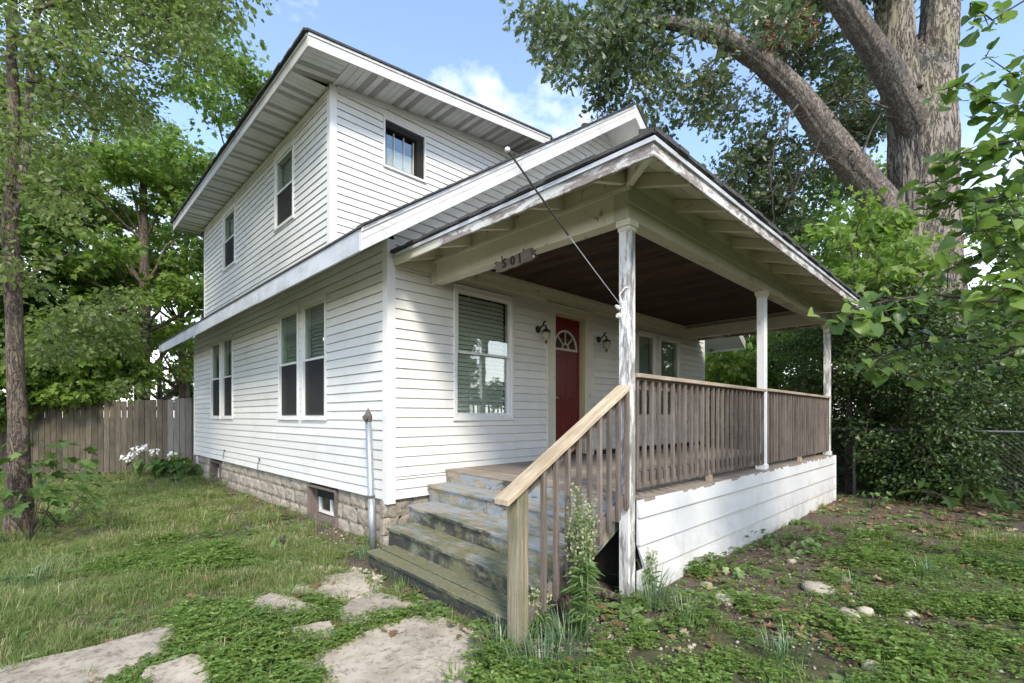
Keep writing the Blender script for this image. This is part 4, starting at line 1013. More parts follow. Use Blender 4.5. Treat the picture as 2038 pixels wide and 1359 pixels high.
# service wire with insulators
q = MB(); b_ = Vector((-0.450, -2.429, 3.406)); e_ = Vector((PX0 - .03, -2.72, 2.40))
wire = thing('service_wire', 'thin black wire running from the gable insulator down to the porch post', 'wire')
mid = b_.lerp(e_, .5); q.tube([b_, b_.lerp(e_, .25) - Vector((0, 0, .01)), mid - Vector((0, 0, .014))], .0085, 6); q.build('wire_sleeve', M['cable'], wire)
q = MB(); q.tube([mid - Vector((0, 0, .014)), b_.lerp(e_, .75) - Vector((0, 0, .01)), e_], .0042, 6); q.build('wire_strand', M['galv'], wire)
ins = thing('insulator', 'round white insulator knob at the upper end of the thin black wire', 'insulator')
q = MB(); th_ = [k / 8 * math.pi for k in range(9)]
q.tube([b_ + Vector((0, 0, -.021 * math.cos(t))) for t in th_], [max(.001, .021 * math.sin(t)) for t in th_], 12); q.build('knob', M['porcelain'], ins, smooth=True)
q = MB(); q.tube([b_, b_.lerp(Vector((1.562, -0.640, 4.838)), .5) - Vector((0, 0, .02)), Vector((1.562, -0.640, 4.838))], .005, 5); q.build('tail_wire', M['cable'], ins)
# bracket on the post
br = thing('wire_bracket', 'white porcelain wire bracket screwed to the side of the corner post', 'bracket', None, (PX0, -2.70, 2.33))
q = MB(); q.prism([(-.014, -.05, .11), (-.014, .0, .13), (-.014, .0, -.02), (-.014, -.02, -.10), (-.014, -.045, -.02), (-.014, -.055, .05)], (.012, 0, 0)); q.build('plate', M['porcelain'], br, bevel=.003)
q = MB(); q.tube([(-.015, .0, .0), (-.03, .01, .0), (-.045, .012, .0)], [.02, .024, .018], 10); q.tube([(-.02, .0, .06), (-.035, .015, .07), (-.05, .03, .085)], [.018, .018, .008], 8); q.build('knob', M['porcelain'], br)
q = MB(); q.tube([(-.02, -.01, .10), (-.03, .0, .17), (-.02, -.04, .22), (-.004, -.06, .225)], .008, 6); q.build('hook', M['porcelain'], br)
# vent pipe by the corner
vp = thing('vent_pipe', 'leaning galvanized steel pipe with a capped elbow beside the house corner', 'pipe')
p0, p1 = Vector((-.135, .09, -.02)), Vector((-.155, .17, 1.50)); pj = p0.lerp(p1, .40)
q = MB(); q.tube([p0, pj], .039, 16); q.build('lower_pipe', M['galv'], vp, smooth=True)
q = MB(); q.tube([pj - Vector((0, 0, .02)), pj + Vector((0, 0, .004)), p1], [.043, .036, .036], 16); q.build('upper_pipe', M['galv'], vp, smooth=True)
q = MB(); q.tube([pj + Vector((0, 0, -.012)), pj + Vector((0, 0, .012))], .046, 16); q.build('coupling', M['rust'], vp)
q = MB(); q.tube([p1 - Vector((0, 0, .06)), p1, p1 + Vector((0, 0, .03)), p1 + Vector((0, 0, .09))], [.046, .046, .034, .004], 12); q.tube([p1 - Vector((.0, 0, .02)), p1 + Vector((-.06, -.05, -.015))], [.024, .022], 10); q.tube([p1 + Vector((-.058, -.048, -.0145)), p1 + Vector((-.072, -.06, -.017))], .030, 10); q.build('pipe_cap', M['rust'], vp)

# ================================================================== instancing helper
def gn_scatter():
    ng = bpy.data.node_groups.new('scatter', 'GeometryNodeTree')
    ng.interface.new_socket('Geometry', in_out='INPUT', socket_type='NodeSocketGeometry'); ng.interface.new_socket('Collection', in_out='INPUT', socket_type='NodeSocketCollection'); ng.interface.new_socket('Geometry', in_out='OUTPUT', socket_type='NodeSocketGeometry')
    gi = ng.nodes.new('NodeGroupInput'); go = ng.nodes.new('NodeGroupOutput'); ip = ng.nodes.new('GeometryNodeInstanceOnPoints'); ci = ng.nodes.new('GeometryNodeCollectionInfo')
    ci.inputs['Separate Children'].default_value = True; ci.inputs['Reset Children'].default_value = True
    def na(nm, t): n = ng.nodes.new('GeometryNodeInputNamedAttribute'); n.data_type = t; n.inputs[0].default_value = nm; return n.outputs[0]
    er = ng.nodes.new('FunctionNodeEulerToRotation')
    lk = ng.links.new
    lk(gi.outputs[0], ip.inputs['Points']); lk(gi.outputs[1], ci.inputs[0]); lk(ci.outputs[0], ip.inputs['Instance']); ip.inputs['Pick Instance'].default_value = True
    lk(na('idx', 'INT'), ip.inputs['Instance Index']); lk(na('rot', 'FLOAT_VECTOR'), er.inputs[0]); lk(er.outputs[0], ip.inputs['Rotation']); lk(na('scl', 'FLOAT'), ip.inputs['Scale']); lk(ip.outputs[0], go.inputs[0])
    return ng, [s.identifier for s in ng.interface.items_tree if s.name == 'Collection'][0]
NG, CID = gn_scatter()
def scatter(name, P, Rt, S, I, coll, parent=None, kind=None):
    n = len(P); me = bpy.data.meshes.new(name); me.vertices.add(n); me.vertices.foreach_set('co', np.asarray(P, dtype=np.float32).ravel())
    a = me.attributes.new('rot', 'FLOAT_VECTOR', 'POINT'); a.data.foreach_set('vector', np.asarray(Rt, dtype=np.float32).ravel())
    a = me.attributes.new('scl', 'FLOAT', 'POINT'); a.data.foreach_set('value', np.asarray(S, dtype=np.float32))
    a = me.attributes.new('idx', 'INT', 'POINT'); a.data.foreach_set('value', np.asarray(I, dtype=np.int32)); me.update()
    o = link(name, me, parent); md = o.modifiers.new('scatter', 'NODES'); md.node_group = NG; md[CID] = coll
    if kind: o['kind'] = kind
    return o
def sprig_coll(name, variants):
    c = bpy.data.collections.new(name)
    for i, me in enumerate(variants):
        o = bpy.data.objects.new('%s_%s' % (name, 'abcdefgh'[i]), me); c.objects.link(o)
    return c
LEAF = {
    'diamond': ([(0, 0), (.30, .35), (.28, .7), (0, 1), (-.28, .7), (-.30, .35)], [(0, 1, 2, 3), (0, 3, 4, 5)]),
    'maple': ([(0, 0), (.45, .12), (.30, .38), (.52, .66), (.2, .62), (0, 1.0), (-.2, .62), (-.52, .66), (-.30, .38), (-.45, .12)], [(0, 1, 2, 3, 4, 5), (0, 5, 6, 7, 8, 9)]),
    'oak': ([(0, 0), (.12, .2), (.34, .3), (.16, .44), (.40, .62), (.18, .72), (.16, .92), (0, 1.0), (-.16, .92), (-.18, .72), (-.40, .62), (-.16, .44), (-.34, .3), (-.12, .2)], [(0, 1, 2, 3, 4, 5, 6, 7), (0, 7, 8, 9, 10, 11, 12, 13)]),
    'narrow': ([(0, 0), (.10, .3), (.09, .7), (0, 1), (-.09, .7), (-.10, .3)], [(0, 1, 2, 3), (0, 3, 4, 5)]),
    'heart': ([(0, .04), (.22, -.10), (.44, .02), (.52, .28), (.42, .58), (.20, .84), (0, 1.02), (-.20, .84), (-.42, .58), (-.52, .28), (-.44, .02), (-.22, -.10)], [(0, 1, 2, 3, 4, 5, 6), (0, 6, 7, 8, 9, 10, 11)]),
}
def add_leaf(mb, kind, p, size, d, nrm, fold=.25, curl=.15, mi=0):
    """leaf from p along d, facing nrm, folded along its midrib and drooping at the tip"""
    pts, fs = LEAF[kind]; d = d.normalized(); s_ = d.cross(nrm)
    if s_.length < 1e-4: s_ = d.cross(Vector((.3, .5, .8)))
    s_.normalize(); n_ = s_.cross(d).normalized()
    mb.add([p + d * (y * size) + s_ * (x * size) + n_ * (abs(x) * fold * size - y * y * curl * size) for x, y in pts], fs, mi)
def rv(r=R):
    while True:
        v = Vector((r.uniform(-1, 1), r.uniform(-1, 1), r.uniform(-1, 1)))
        if .01 < v.length < 1: return v.normalized()
def sprig(kind, n, rad, size, seed, m, flat=.5, up=1.0, tw=True):
    r = random.Random(seed); mb = MB()
    for k in range(n):
        v = rv(r) * rad * (r.random() ** .5); v.z *= flat
        nrm = (Vector((0, 0, up)) + rv(r) * .75).normalized(); d = (Vector((v.x, v.y, -.25 * rad)).normalized() + rv(r) * .6)
        add_leaf(mb, kind, v, size * r.uniform(.65, 1.2), d, nrm, r.uniform(.05, .4), r.uniform(0, .35))
    if tw:
        for k in range(3):
            a = rv(r) * rad * .8; a.z *= flat; mb.tube([Vector((0, 0, -rad * .2)), a], [.006, .003], 3, 1, False)
    me = bpy.data.meshes.new('sprig'); me.from_pydata([tuple(a) for a in mb.v], [], mb.f); me.update(); me.materials.append(m); me.materials.append(M['twig']); me.polygons.foreach_set('material_index', mb.mi); return me
SP = {
    'maple': sprig_coll('maple_sprig', [sprig('maple', 20, .38, .15, s, M['maple'], .45) for s in (1, 2, 3)]),
    'sunny': sprig_coll('sunny_sprig', [sprig('maple', 20, .36, .15, s, M['maple2'], .45) for s in (4, 5, 6)]),
    'elm': sprig_coll('elm_sprig', [sprig('diamond', 34, .38, .085, s, M['elm'], .5) for s in (7, 8, 9)]),
    'oak': sprig_coll('oak_sprig', [sprig('oak', 17, .34, .165, s, M['oak'], .8, .4) for s in (10, 11, 12)]),
    'shrub': sprig_coll('shrub_sprig', [sprig('diamond', 40, .27, .064, s, M['shrubl'], .7, .7) for s in (13, 14, 15)]),
    'dark': sprig_coll('dark_sprig', [sprig('diamond', 40, .27, .066, s, M['darkl'], .7, .7) for s in (16, 17, 18)]),
}
def crown(name, parent, kind, clumps, dens, seed, smin=.8, smax=1.25):
    """clumps: (centre, radius, flatten)"""
    rng = np.random.default_rng(seed); P = []; 
    for c, rad, fl in clumps:
        n = max(3, int(dens * rad ** 2)); u = rng.normal(size=(n, 3)); u /= np.linalg.norm(u, axis=1)[:, None]; rr = rad * (.35 + .65 * rng.random(n) ** .6); q = u * rr[:, None]; q[:, 2] *= fl; P.append(q + np.array(c))
    P = np.concatenate(P); n = len(P); Rt = np.stack([rng.normal(0, .35, n), rng.normal(0, .35, n), rng.uniform(0, 6.28, n)], 1)
    return scatter(name, P, Rt, rng.uniform(smin, smax, n), rng.integers(0, 3, n), SP[kind], parent, 'stuff')
def limb(mb, a, b, r0, r1, k=7, n=5, wob=.12, mi=0):
    a, b = Vector(a), Vector(b); L_ = (b - a).length; pts = []
    for i in range(n + 1):
        t = i / n; p = a.lerp(b, t); 
        if 0 < i < n: p += rv() * wob * L_ * .35
        p.z += math.sin(t * math.pi) * .06 * L_; pts.append(p)
    mb.tube(pts, [r0 + (r1 - r0) * i / n for i in range(n + 1)], k, mi, False); return pts
def tree(name, label, base, height, tr, crown_c, crown_r, kind, nclump, clr, dens, seed, bark_m=M['bark'], lean=(0, 0), cat='tree', group=None, shell=.55, extra=(), flat=.6):
    global R
    keep = R; R = random.Random(seed)
    t = thing(name, label, cat, group, (base[0], base[1], 0)); B0 = Vector((base[0], base[1], 0))
    top = Vector((lean[0], lean[1], height)); mb = MB(); n = 8; pts = []; rad = []
    for i in range(n + 1):
        s_ = i / n; p = top * s_ + Vector((noise.noise(Vector((seed, s_ * 3, 0))), noise.noise(Vector((seed, s_ * 3, 9))), 0)) * .25 * s_ * height * .12; p.z = height * s_ - .1; pts.append(p); rad.append(tr * (1.25 if i == 0 else 1 - .8 * s_))
    mb.tube(pts, rad, 12); mb.build('trunk', bark_m, t, smooth=True)
    cl = []; bm = MB(); cc = Vector(crown_c) - B0; cr_ = Vector(crown_r)
    for k in range(nclump):
        u = rv(); r_ = shell + (1 - shell) * R.random(); c = cc + Vector((u.x * cr_.x, u.y * cr_.y, u.z * cr_.z)) * r_; cl.append((c, clr * R.uniform(.7, 1.25), flat))
        if k % 2 == 0:
            j = min(n, max(2, int((c.z - .8) / height * n))); limb(bm, pts[min(j, n - 1)], c, max(.012, rad[min(j, n)] * .45), .008, 5, 4)
    for e in extra: cl.append((Vector(e[0]) - B0, e[1], flat)); limb(bm, pts[5], Vector(e[0]) - B0, .05, .01, 5, 5)
    bm.build('branch', bark_m, t, smooth=True)['kind'] = 'stuff'
    crown('crown', t, kind, cl, dens, seed)
    R = keep; return t

# ================================================================== TREES LEFT
P_ = lambda px, d: at(px, HY, d)
# near double trunk at the left edge
nb = gnd(38, 1062)
nt_ = thing('tree', 'slender rough barked tree with a forked trunk at the left edge beside the lawn', 'tree', None, (nb.x, nb.y, 0))
def rel(px, py, d): return at(px, py, d) - Vector((nb.x, nb.y, 0))
D0 = 6.15
def rough_tube(mb, pts, rad, k, amp, seed, sub=6, fur=0.0):
    P2 = []; R2 = []
    for i in range(len(pts) - 1):
        for s_ in range(sub):
            t = s_ / sub; P2.append(Vector(pts[i]).lerp(Vector(pts[i + 1]), t)); R2.append(rad[i] + (rad[i + 1] - rad[i]) * t)
    P2.append(Vector(pts[-1])); R2.append(rad[-1]); b = len(mb.v); mb.tube(P2, R2, k)
    for i in range(len(P2)):
        for j in range(k):
            v = mb.v[b + i * k + j]; c = P2[i]; d = (v - c); a = math.atan2(d.y, d.x)
            n_ = noise.noise(Vector((math.cos(a) * 2.2 + seed, math.sin(a) * 2.2, c.z * .8))) + .5 * noise.noise(Vector((math.cos(a) * 6 + seed, math.sin(a) * 6, c.z * 2.5)))
            if fur:
                ln = i / len(P2) * 9.0; g_ = noise.noise(Vector((math.cos(2 * math.pi * j / k) * 7.5 + seed, math.sin(2 * math.pi * j / k) * 7.5, ln * .9))); h_ = noise.noise(Vector((math.cos(2 * math.pi * j / k) * 15, math.sin(2 * math.pi * j / k) * 15 + seed, ln * 2.2)))
                n_ += fur / amp * (min(1.0, abs(g_) * 3.2) - .6 + .4 * h_)
            mb.v[b + i * k + j] = c + d * (1 + amp * n_)
mb = MB(); rough_tube(mb, [rel(38, 1085, D0), rel(36, 960, D0), rel(36, 820, D0), rel(30, 680, D0), rel(24, 560, D0), rel(20, 420, D0)], [.16, .12, .088, .084, .08, .078], 16, .20, 3); mb.build('trunk', M['bark'], nt_, smooth=True)
mb = MB(); rough_tube(mb, [rel(20, 440, D0), rel(24, 330, D0), rel(28, 200, D0), rel(22, 60, D0), rel(30, -120, D0)], [.08, .062, .058, .05, .04], 12, .15, 5); mb.build('branch', M['bark'], nt_, smooth=True)
mb = MB(); rough_tube(mb, [rel(26, 430, D0), rel(52, 300, D0 + .1), rel(60, 150, D0 + .1), rel(70, 40, D0 + .2), rel(110, -80, D0 + .2)], [.05, .05, .042, .035, .03], 10, .12, 7); mb.build('branch', M['limbbark'], nt_, smooth=True)
mb = MB(); limb(mb, rel(60, 80, D0), rel(300, 130, D0 + .8), .035, .012); limb(mb, rel(55, 160, D0), rel(190, 230, D0 - .4), .02, .006); limb(mb, rel(20, 500, D0), rel(-60, 380, D0), .06, .04); limb(mb, rel(40, 560, D0), rel(150, 500, D0 + .3), .02, .006)
limb(mb, rel(65, 20, D0), rel(250, -10, D0 + .5), .03, .012); limb(mb, rel(25, 270, D0), rel(150, 250, D0), .018, .006); mb.build('twigs', M['twig'], nt_, smooth=True)['kind'] = 'stuff'
cl = []; rr = random.Random(5)
for k in range(56):
    px, py = rr.uniform(-120, 430), rr.uniform(-160, 330)
    if py > 330 - px * .35: py = rr.uniform(-160, 60)
    cl.append((rel(px, py, D0 + rr.uniform(-.6, 2.2)), rr.uniform(.35, .6), .45))
for k in range(12): cl.append((rel(rr.uniform(60, 260), rr.uniform(610, 790), D0 + rr.uniform(.8, 2.4)), rr.uniform(.3, .45), .5))
for k in range(40): cl.append((rel(rr.uniform(-60, 190), rr.uniform(60, 620), D0 + rr.uniform(-.5, .9)), rr.uniform(.18, .34), .5))
crown('crown', nt_, 'elm', cl, 44, 21, .7, 1.05)

def bt(label, px, d, h, tr, cz, cr_, kind, ncl, clr, dens, seed, **k):
    b = P_(px, d); return tree('tree', label, (b.x, b.y), h, tr, (b.x, b.y, cz), cr_, kind, ncl, clr, dens, seed, **k)
GL = 'trees beyond the picket fence'
bt('tall maple rising above the upper roof eave, beyond the picket fence', 485, 15.5, 13.5, .16, 8.6, (2.5, 2.5, 5.0), 'maple', 40, .72, 28, 31, group=GL)
bt('broad sunlit maple in the middle beyond the picket fence', 285, 14.5, 11, .24, 6.5, (2.8, 2.8, 4.0), 'sunny', 40, .75, 28, 32, group=GL)
bt('dark maple hanging low over the picket fence next to the house corner', 365, 18.0, 10, .2, 5.4, (2.8, 2.8, 3.6), 'sunny', 28, .8, 30, 33, group=GL)
bt('maple behind the forked trunk at the far left of the picket fence', -30, 14.0, 12, .2, 7.0, (3.0, 3.0, 4.6), 'maple', 34, .8, 28, 34, group=GL)
bt('tall olive green elm standing behind the middle maple', 190, 19.5, 15, .26, 9.5, (4.2, 4.2, 5.6), 'elm', 36, .9, 28, 35, group=GL)
bt('small bright box elder leaning over the fence boards by the forked trunk', 150, 12.9, 4.2, .07, 3.0, (1.7, 1.2, 1.2), 'sunny', 22, .6, 60, 36, group=GL)
bt('maple outside the frame edge at the far left of the yard', -160, 12.0, 11, .2, 6, (3.0, 3.0, 5), 'maple', 34, 1.0, 44, 37, group=GL)
bt('low dark maple filling the gap above the fence corner', 320, 21.0, 6, .15, 3.6, (3.2, 2.4, 1.7), 'maple', 16, .8, 34, 38, group=GL)

# ================================================================== RIGHT OAK
D1 = 10.9
ob_ = at(1832, HY, D1); OB = Vector((ob_.x, ob_.y, 0))
oak = thing('oak_tree', 'huge old oak with furrowed trunk and heavy limbs arching over the porch roof', 'tree', None, OB)
def ro(px, py, d=D1): return at(px, py, d) - OB
s1 = D1 / F
mb = MB(); rough_tube(mb, [ro(1832, 985), ro(1832, 840), ro(1834, 640), ro(1835, 480), ro(1838, 360), ro(1836, 240), ro(1830, 170, D1 + .1), ro(1832, 120, D1 + .25), ro(1834, 70, D1 + .35)], [.95, .81, .73, .66, .60, .61, .58, .38, .1], 150, .10, 2, 16, .045); mb.build('trunk', M['oakbark'], oak, smooth=True)
mb = MB(); rough_tube(mb, [ro(1862, 190), ro(1866, 90, D1 + .1), ro(1872, -20, D1 + .2), ro(1885, -200, D1 + .4)], [.38, .37, .34, .30], 80, .09, 4, 14, .05); mb.build('limb', M['oakbark'], oak, smooth=True)
mb = MB(); rough_tube(mb, [ro(1798, 190, D1 - .1), ro(1782, 90, D1 - .2), ro(1775, -10, D1 - .2), ro(1765, -160, D1 - .2)], [.38, .36, .32, .26], 80, .09, 6, 14, .05); mb.build('limb', M['oakbark'], oak, smooth=True)
mb = MB(); rough_tube(mb, [ro(1850, 330, D1 + .1), ro(1815, 240, D1 - .25), ro(1768, 145, D1 - .6), ro(1722, 70, D1 - .8), ro(1668, -5, D1 - 1.0), ro(1600, -90, D1 - 1.2)], [.34, .30, .27, .24, .21, .17], 64, .08, 8, 14, .05); mb.build('limb', M['limbbark'], oak, smooth=True)
mb = MB(); rough_tube(mb, [ro(1775, 500, D1 - .1), ro(1752, 400, D1 - .3), ro(1700, 335, D1 - .5), ro(1640, 260, D1 - .7), ro(1590, 190, D1 - .8), ro(1520, 125, D1 - .9), ro(1440, 75, D1 - .9), ro(1350, 48, D1 - .9), ro(1230, 32, D1 - .8)], [.36, .33, .29, .265, .24, .21, .17, .13, .06], 64, .08, 9, 10, .05); mb.build('limb', M['limbbark'], oak, smooth=True)
mb = MB()
for a, b, r0 in (((1640, 260), (1680, 210), .05), ((1545, 150), (1600, 60), .07), ((1480, 95), (1380, -20), .06), ((1400, 60), (1300, 100), .05), ((1590, 200), (1530, 330), .05), ((1530, 330), (1540, 470), .04), ((1680, 330), (1590, 300), .04), ((1700, 340), (1760, 215), .05), ((1440, 80), (1400, 200), .04), ((1640, 270), (1560, 420), .035), ((1350, 50), (1200, -20), .05), ((1520, 130), (1440, 230), .03), ((1765, 215), (1660, 200), .05), ((1660, 200), (1600, 240), .03), ((1700, 300), (1640, 320), .03)):
    pts_ = limb(mb, ro(*a, D1 - .8), ro(*b, D1 - 1.0 + R.uniform(-.6, .6)), r0 * .6, r0 * .15, 6, 9, .05)
    for _k in range(5):
        p_ = pts_[R.randrange(3, 9)]; limb(mb, p_, p_ + rv() * R.uniform(.4, .9), r0 * .22, .004, 4, 4, .08)
mb.build('twigs', M['twig'], oak, smooth=True)['kind'] = 'stuff'
cl = []; rr = random.Random(9)
def blob(px, py, r, n, dd=1.8, cr_=(.45, .8), d=D1):
    for k in range(n):
        a = rr.uniform(0, 6.28); q = r * rr.random() ** .5; cl.append((ro(px + q * math.cos(a), py + q * math.sin(a) * .8, d + rr.uniform(-dd, dd)), rr.uniform(*cr_), .75))
blob(1120, 60, 80, 18, 1.2, (.30, .5)); blob(1240, 130, 120, 24, 1.4, (.32, .55)); blob(1200, 200, 50, 7, .8, (.25, .42)); blob(1290, 20, 90, 14, 1.2, (.35, .55))
blob(1400, -30, 90, 12, 1.2, (.4, .6)); blob(1390, 180, 70, 10, 1, (.28, .45)); blob(1300, 250, 50, 4, .8, (.2, .35))
def behind(px, py, r, n, cr_=(.4, .7)): blob(px, py, r, n, .9, cr_, D1 + 2.2)
behind(1480, 240, 90, 12, (.28, .5)); behind(1440, 330, 80, 9, (.28, .45)); behind(1560, 350, 100, 14); behind(1640, 120, 70, 10); behind(1570, 40, 90, 9); behind(1680, 250, 50, 10); behind(1530, 440, 80, 12); behind(1700, 170, 40, 5); behind(1500, 20, 60, 6)
blob(1430, 60, 40, 3, .4, (.2, .3), D1 - 1.6); blob(1560, 20, 60, 5, .5, (.25, .4), D1 - 2.2); blob(1700, -90, 130, 14, 2); blob(1950, -90, 100, 8, 2); blob(1610, -30, 60, 5, .6)
crown('crown', oak, 'oak', cl, 30, 41, .75, 1.15)
# dead brown leaf clusters
mb = MB(); rr2 = random.Random(3)
for (px, py) in ((1550, 40), (1565, 70), (1600, 30), (1530, 75), (1612, 62)):
    c = ro(px, py, D1 - 1.3)
    for k in range(26): add_leaf(mb, 'oak', c + rv(rr2) * .16, .13, rv(rr2) + Vector((0, 0, -.8)), rv(rr2), .4, .4)
o = mb.build('dead_leaves', M['dead'], oak); o['kind'] = 'stuff'
# trees and shrubs behind the oak and the porch
GR = 'trees behind the wire fence'
bt('dark leafy tree filling the gap between the oak limb and the porch roof', 1600, 16.5, 9, .2, 6.0, (2.6, 2.6, 3.4), 'sunny', 26, .8, 28, 51, group=GR)
bt('pale green tree seen through the oak limbs beside the main trunk', 1720, 19.0, 12, .2, 8.4, (2.6, 2.6, 4.2), 'sunny', 24, .85, 28, 52, group=GR)
bt('bright young tree against the oak trunk just above the porch eave', 1690, 9.6, 5.4, .07, 4.55, (1.5, 1.2, 1.3), 'sunny', 20, .40, 36, 53, group=GR)
bt('dark background tree at the right behind the heart leaved branches', 2030, 13.0, 8, .2, 4.6, (2.6, 2.6, 3.2), 'sunny', 26, .85, 34, 54, group=GR)
bt('distant round maple seen below the porch ceiling past the far post', 1500, 20.0, 7, .2, 4.0, (3.6, 3.0, 3.2), 'sunny', 40, 1.0, 46, 55, group=GR)
bt('far maple behind the house corner in the deep shade', 1800, 22.0, 9, .2, 5.0, (4.6, 3.0, 4.2), 'maple', 34, 1.0, 32, 56, group=GR)
def shrub(label, px, d, h, rx, kind, n, clr, dens, seed, group='shrubs along the wire fence', py=None):
    global R
    keep = R; R = random.Random(seed); b = at(px, HY, d); t = thing('shrub', label, 'shrub', group, (b.x, b.y, 0)); mb = MB(); cl = []
    for k in range(n):
        u = rv(); c = Vector((u.x * rx, u.y * rx * .8, h * .5 + u.z * h * .5)) * 1.0; c.z = max(.18, c.z); cl.append((c, clr * R.uniform(.7, 1.2), .8))
        if k % 2 == 0: limb(mb, (R.uniform(-.15, .15), R.uniform(-.15, .15), 0), c, .02, .005, 5, 4, .2)
    mb.build('stem', M['twig'], t, smooth=True)['kind'] = 'stuff'; crown('foliage', t, kind, cl, dens, seed); R = keep; return t
GS = 'shrubs along the wire fence'
shrub('bright green bush glimpsed between the second and third porch posts', 1470, 12.4, 3.0, 1.15, 'sunny', 26, .5, 62, 61)
shrub('tall dark shrub just right of the far porch post', 1690, 10.2, 4.3, 1.0, 'dark', 40, .52, 66, 62)
shrub('dense dark shrub behind the wire fence below the heart shaped leaves', 1800, 9.2, 3.6, 1.1, 'dark', 40, .5, 70, 63)
shrub('dark shrub behind the fence rail at the right of the oak trunk', 1905, 8.6, 3.2, 1.0, 'dark', 32, .5, 66, 64)
shrub('mid green shrub beyond the porch rail, in front of the far maple', 1590, 12.2, 3.6, 1.1, 'shrub', 32, .5, 66, 65)
shrub('low open shrub at the right end of the wire fence', 2060, 8.2, 2.6, .8, 'shrub', 16, .42, 50, 66)
shrub('leafy shrub rising from behind the fence beside the white post', 1745, 9.5, 2.4, .7, 'shrub', 20, .4, 66, 67)

GB = 'street trees behind the viewer'
for i, (x, y, h, cz, rad) in enumerate([(9.5, -14, 11, 5.5, 3.6), (15, -17, 12, 6, 4.0), (4.5, -17, 12, 6.5, 3.8), (21, -12, 11, 5.5, 3.8), (-8.5, 15.5, 10, 5, 3.2)]):
    tree('tree', 'street maple mirrored in the window glass, ' + ['nearest the porch', 'second from the porch', 'closest to the driveway side', 'at the far end of the row', 'beyond the side yard'][i], (x, y), h, .25, (x, y, cz), (rad, rad, 4.2), 'maple', 30, 1.1, 30, 80 + i, group=GB)

# ================================================================== chain link fence
cf = thing('chain_link_fence', 'rusty chain link fence with pipe rail, half hidden by dark shrubs', 'fence')
fA, fB = Vector((8.75, 6.0, 0)), Vector((8.05, -7.2, 0)); fd = (fB - fA); FLn = fd.length; fu = fd.normalized(); fh = 1.25
def fpt(s_, z): return fA + fu * s_ + Vector((0, 0, z))
s_post = (-2.93 - fA.y) / fu.y
for k in range(-3, 3):
    s_ = s_post + k * 2.9
    if 0 < s_ < FLn: q = MB(); q.tube([fpt(s_, -.05), fpt(s_, fh + .02)], .03, 10); q.tube([fpt(s_, fh + .02), fpt(s_, fh + .05)], [.036, .01], 10); q.build('fence_post', M['fpost'], cf, smooth=True)
q = MB(); q.tube([fpt(0, fh), fpt(FLn, fh)], .021, 8); q.build('top_rail', M['chain'], cf, smooth=True)
q = MB(); st = .075
k = 0
for s_ in np.arange(s_post - 2.9, FLn, st):
    for dr_ in (1, -1):
        a = fpt(s_, .04); b = fpt(s_ + dr_ * (fh - .05), fh - .01); off = Vector((-.004, 0, 0)) if dr_ > 0 else Vector((.004, 0, 0))
        q.tube([a + off, b + off], .0015, 3, 0, False)
o = q.build('chain_mesh', M['chain'], cf); o['kind'] = 'stuff'

# ================================================================== picket fence (tall board fence)
pf = thing('picket_fence', 'tall weathered board fence closing the back yard beside the house', 'fence')
pr0 = at(388, HY, 12.45); pr0.z = 0
left = -LAT; step = .152
for k in range(54):
    p = pr0 + left * (k * step) + DEP * (.0 if k > 4 else -.02); new = k < 5
    w_ = .138 + R.uniform(-.006, .006); h = 1.90 + R.uniform(-.02, .02) + (.03 if new else 0) + (.05 * math.sin(k * .25)) * .4; l = R.uniform(-.006, .006)
    mb = MB(); a = LAT * (w_ / 2); t = DEP * .018; z0 = .03 + R.uniform(0, .03); c = .018
    b4 = [-a - t * .5, a - t * .5, a + t * .5, -a + t * .5]
    up_ = Vector((0, 0, 1)); lo4 = [v + up_ * z0 for v in b4]; hi4 = [v + up_ * (h - c) + LAT * l for v in b4]; tp4 = [v * 1.0 + up_ * h + LAT * l for v in [-a * .7 - t * .5, a * .7 - t * .5, a * .7 + t * .5, -a * .7 + t * .5]]
    mb.add(lo4 + hi4 + tp4, [(3, 2, 1, 0), (0, 1, 5, 4), (1, 2, 6, 5), (2, 3, 7, 6), (3, 0, 4, 7), (4, 5, 9, 8), (5, 6, 10, 9), (6, 7, 11, 10), (7, 4, 8, 11), (8, 9, 10, 11)])
    mb.build('picket', M['fencenew'] if new else M['fence'], pf, loc=(p.x, p.y, 0))
for z in (.35, 1.0, 1.65):
    q = MB(); a = pr0 + DEP * .03; b = pr0 + left * 54 * step + DEP * .03; q.hexa([a + Vector((0, 0, z)), b + Vector((0, 0, z)), b + DEP * .04 + Vector((0, 0, z)), a + DEP * .04 + Vector((0, 0, z)), a + Vector((0, 0, z + .09)), b + Vector((0, 0, z + .09)), b + DEP * .04 + Vector((0, 0, z + .09)), a + DEP * .04 + Vector((0, 0, z + .09))]); q.build('fence_rail', M['fence'], pf)
q = MB(); c = pr0 + left * .10 - DEP * .08; q.box((c.x - .05, c.y - .05, 0), (c.x + .05, c.y + .05, 1.93)); q.box((c.x - .065, c.y - .065, 1.931), (c.x + .065, c.y + .065, 1.96)); q.build('fence_post', M['fencenew'], pf)

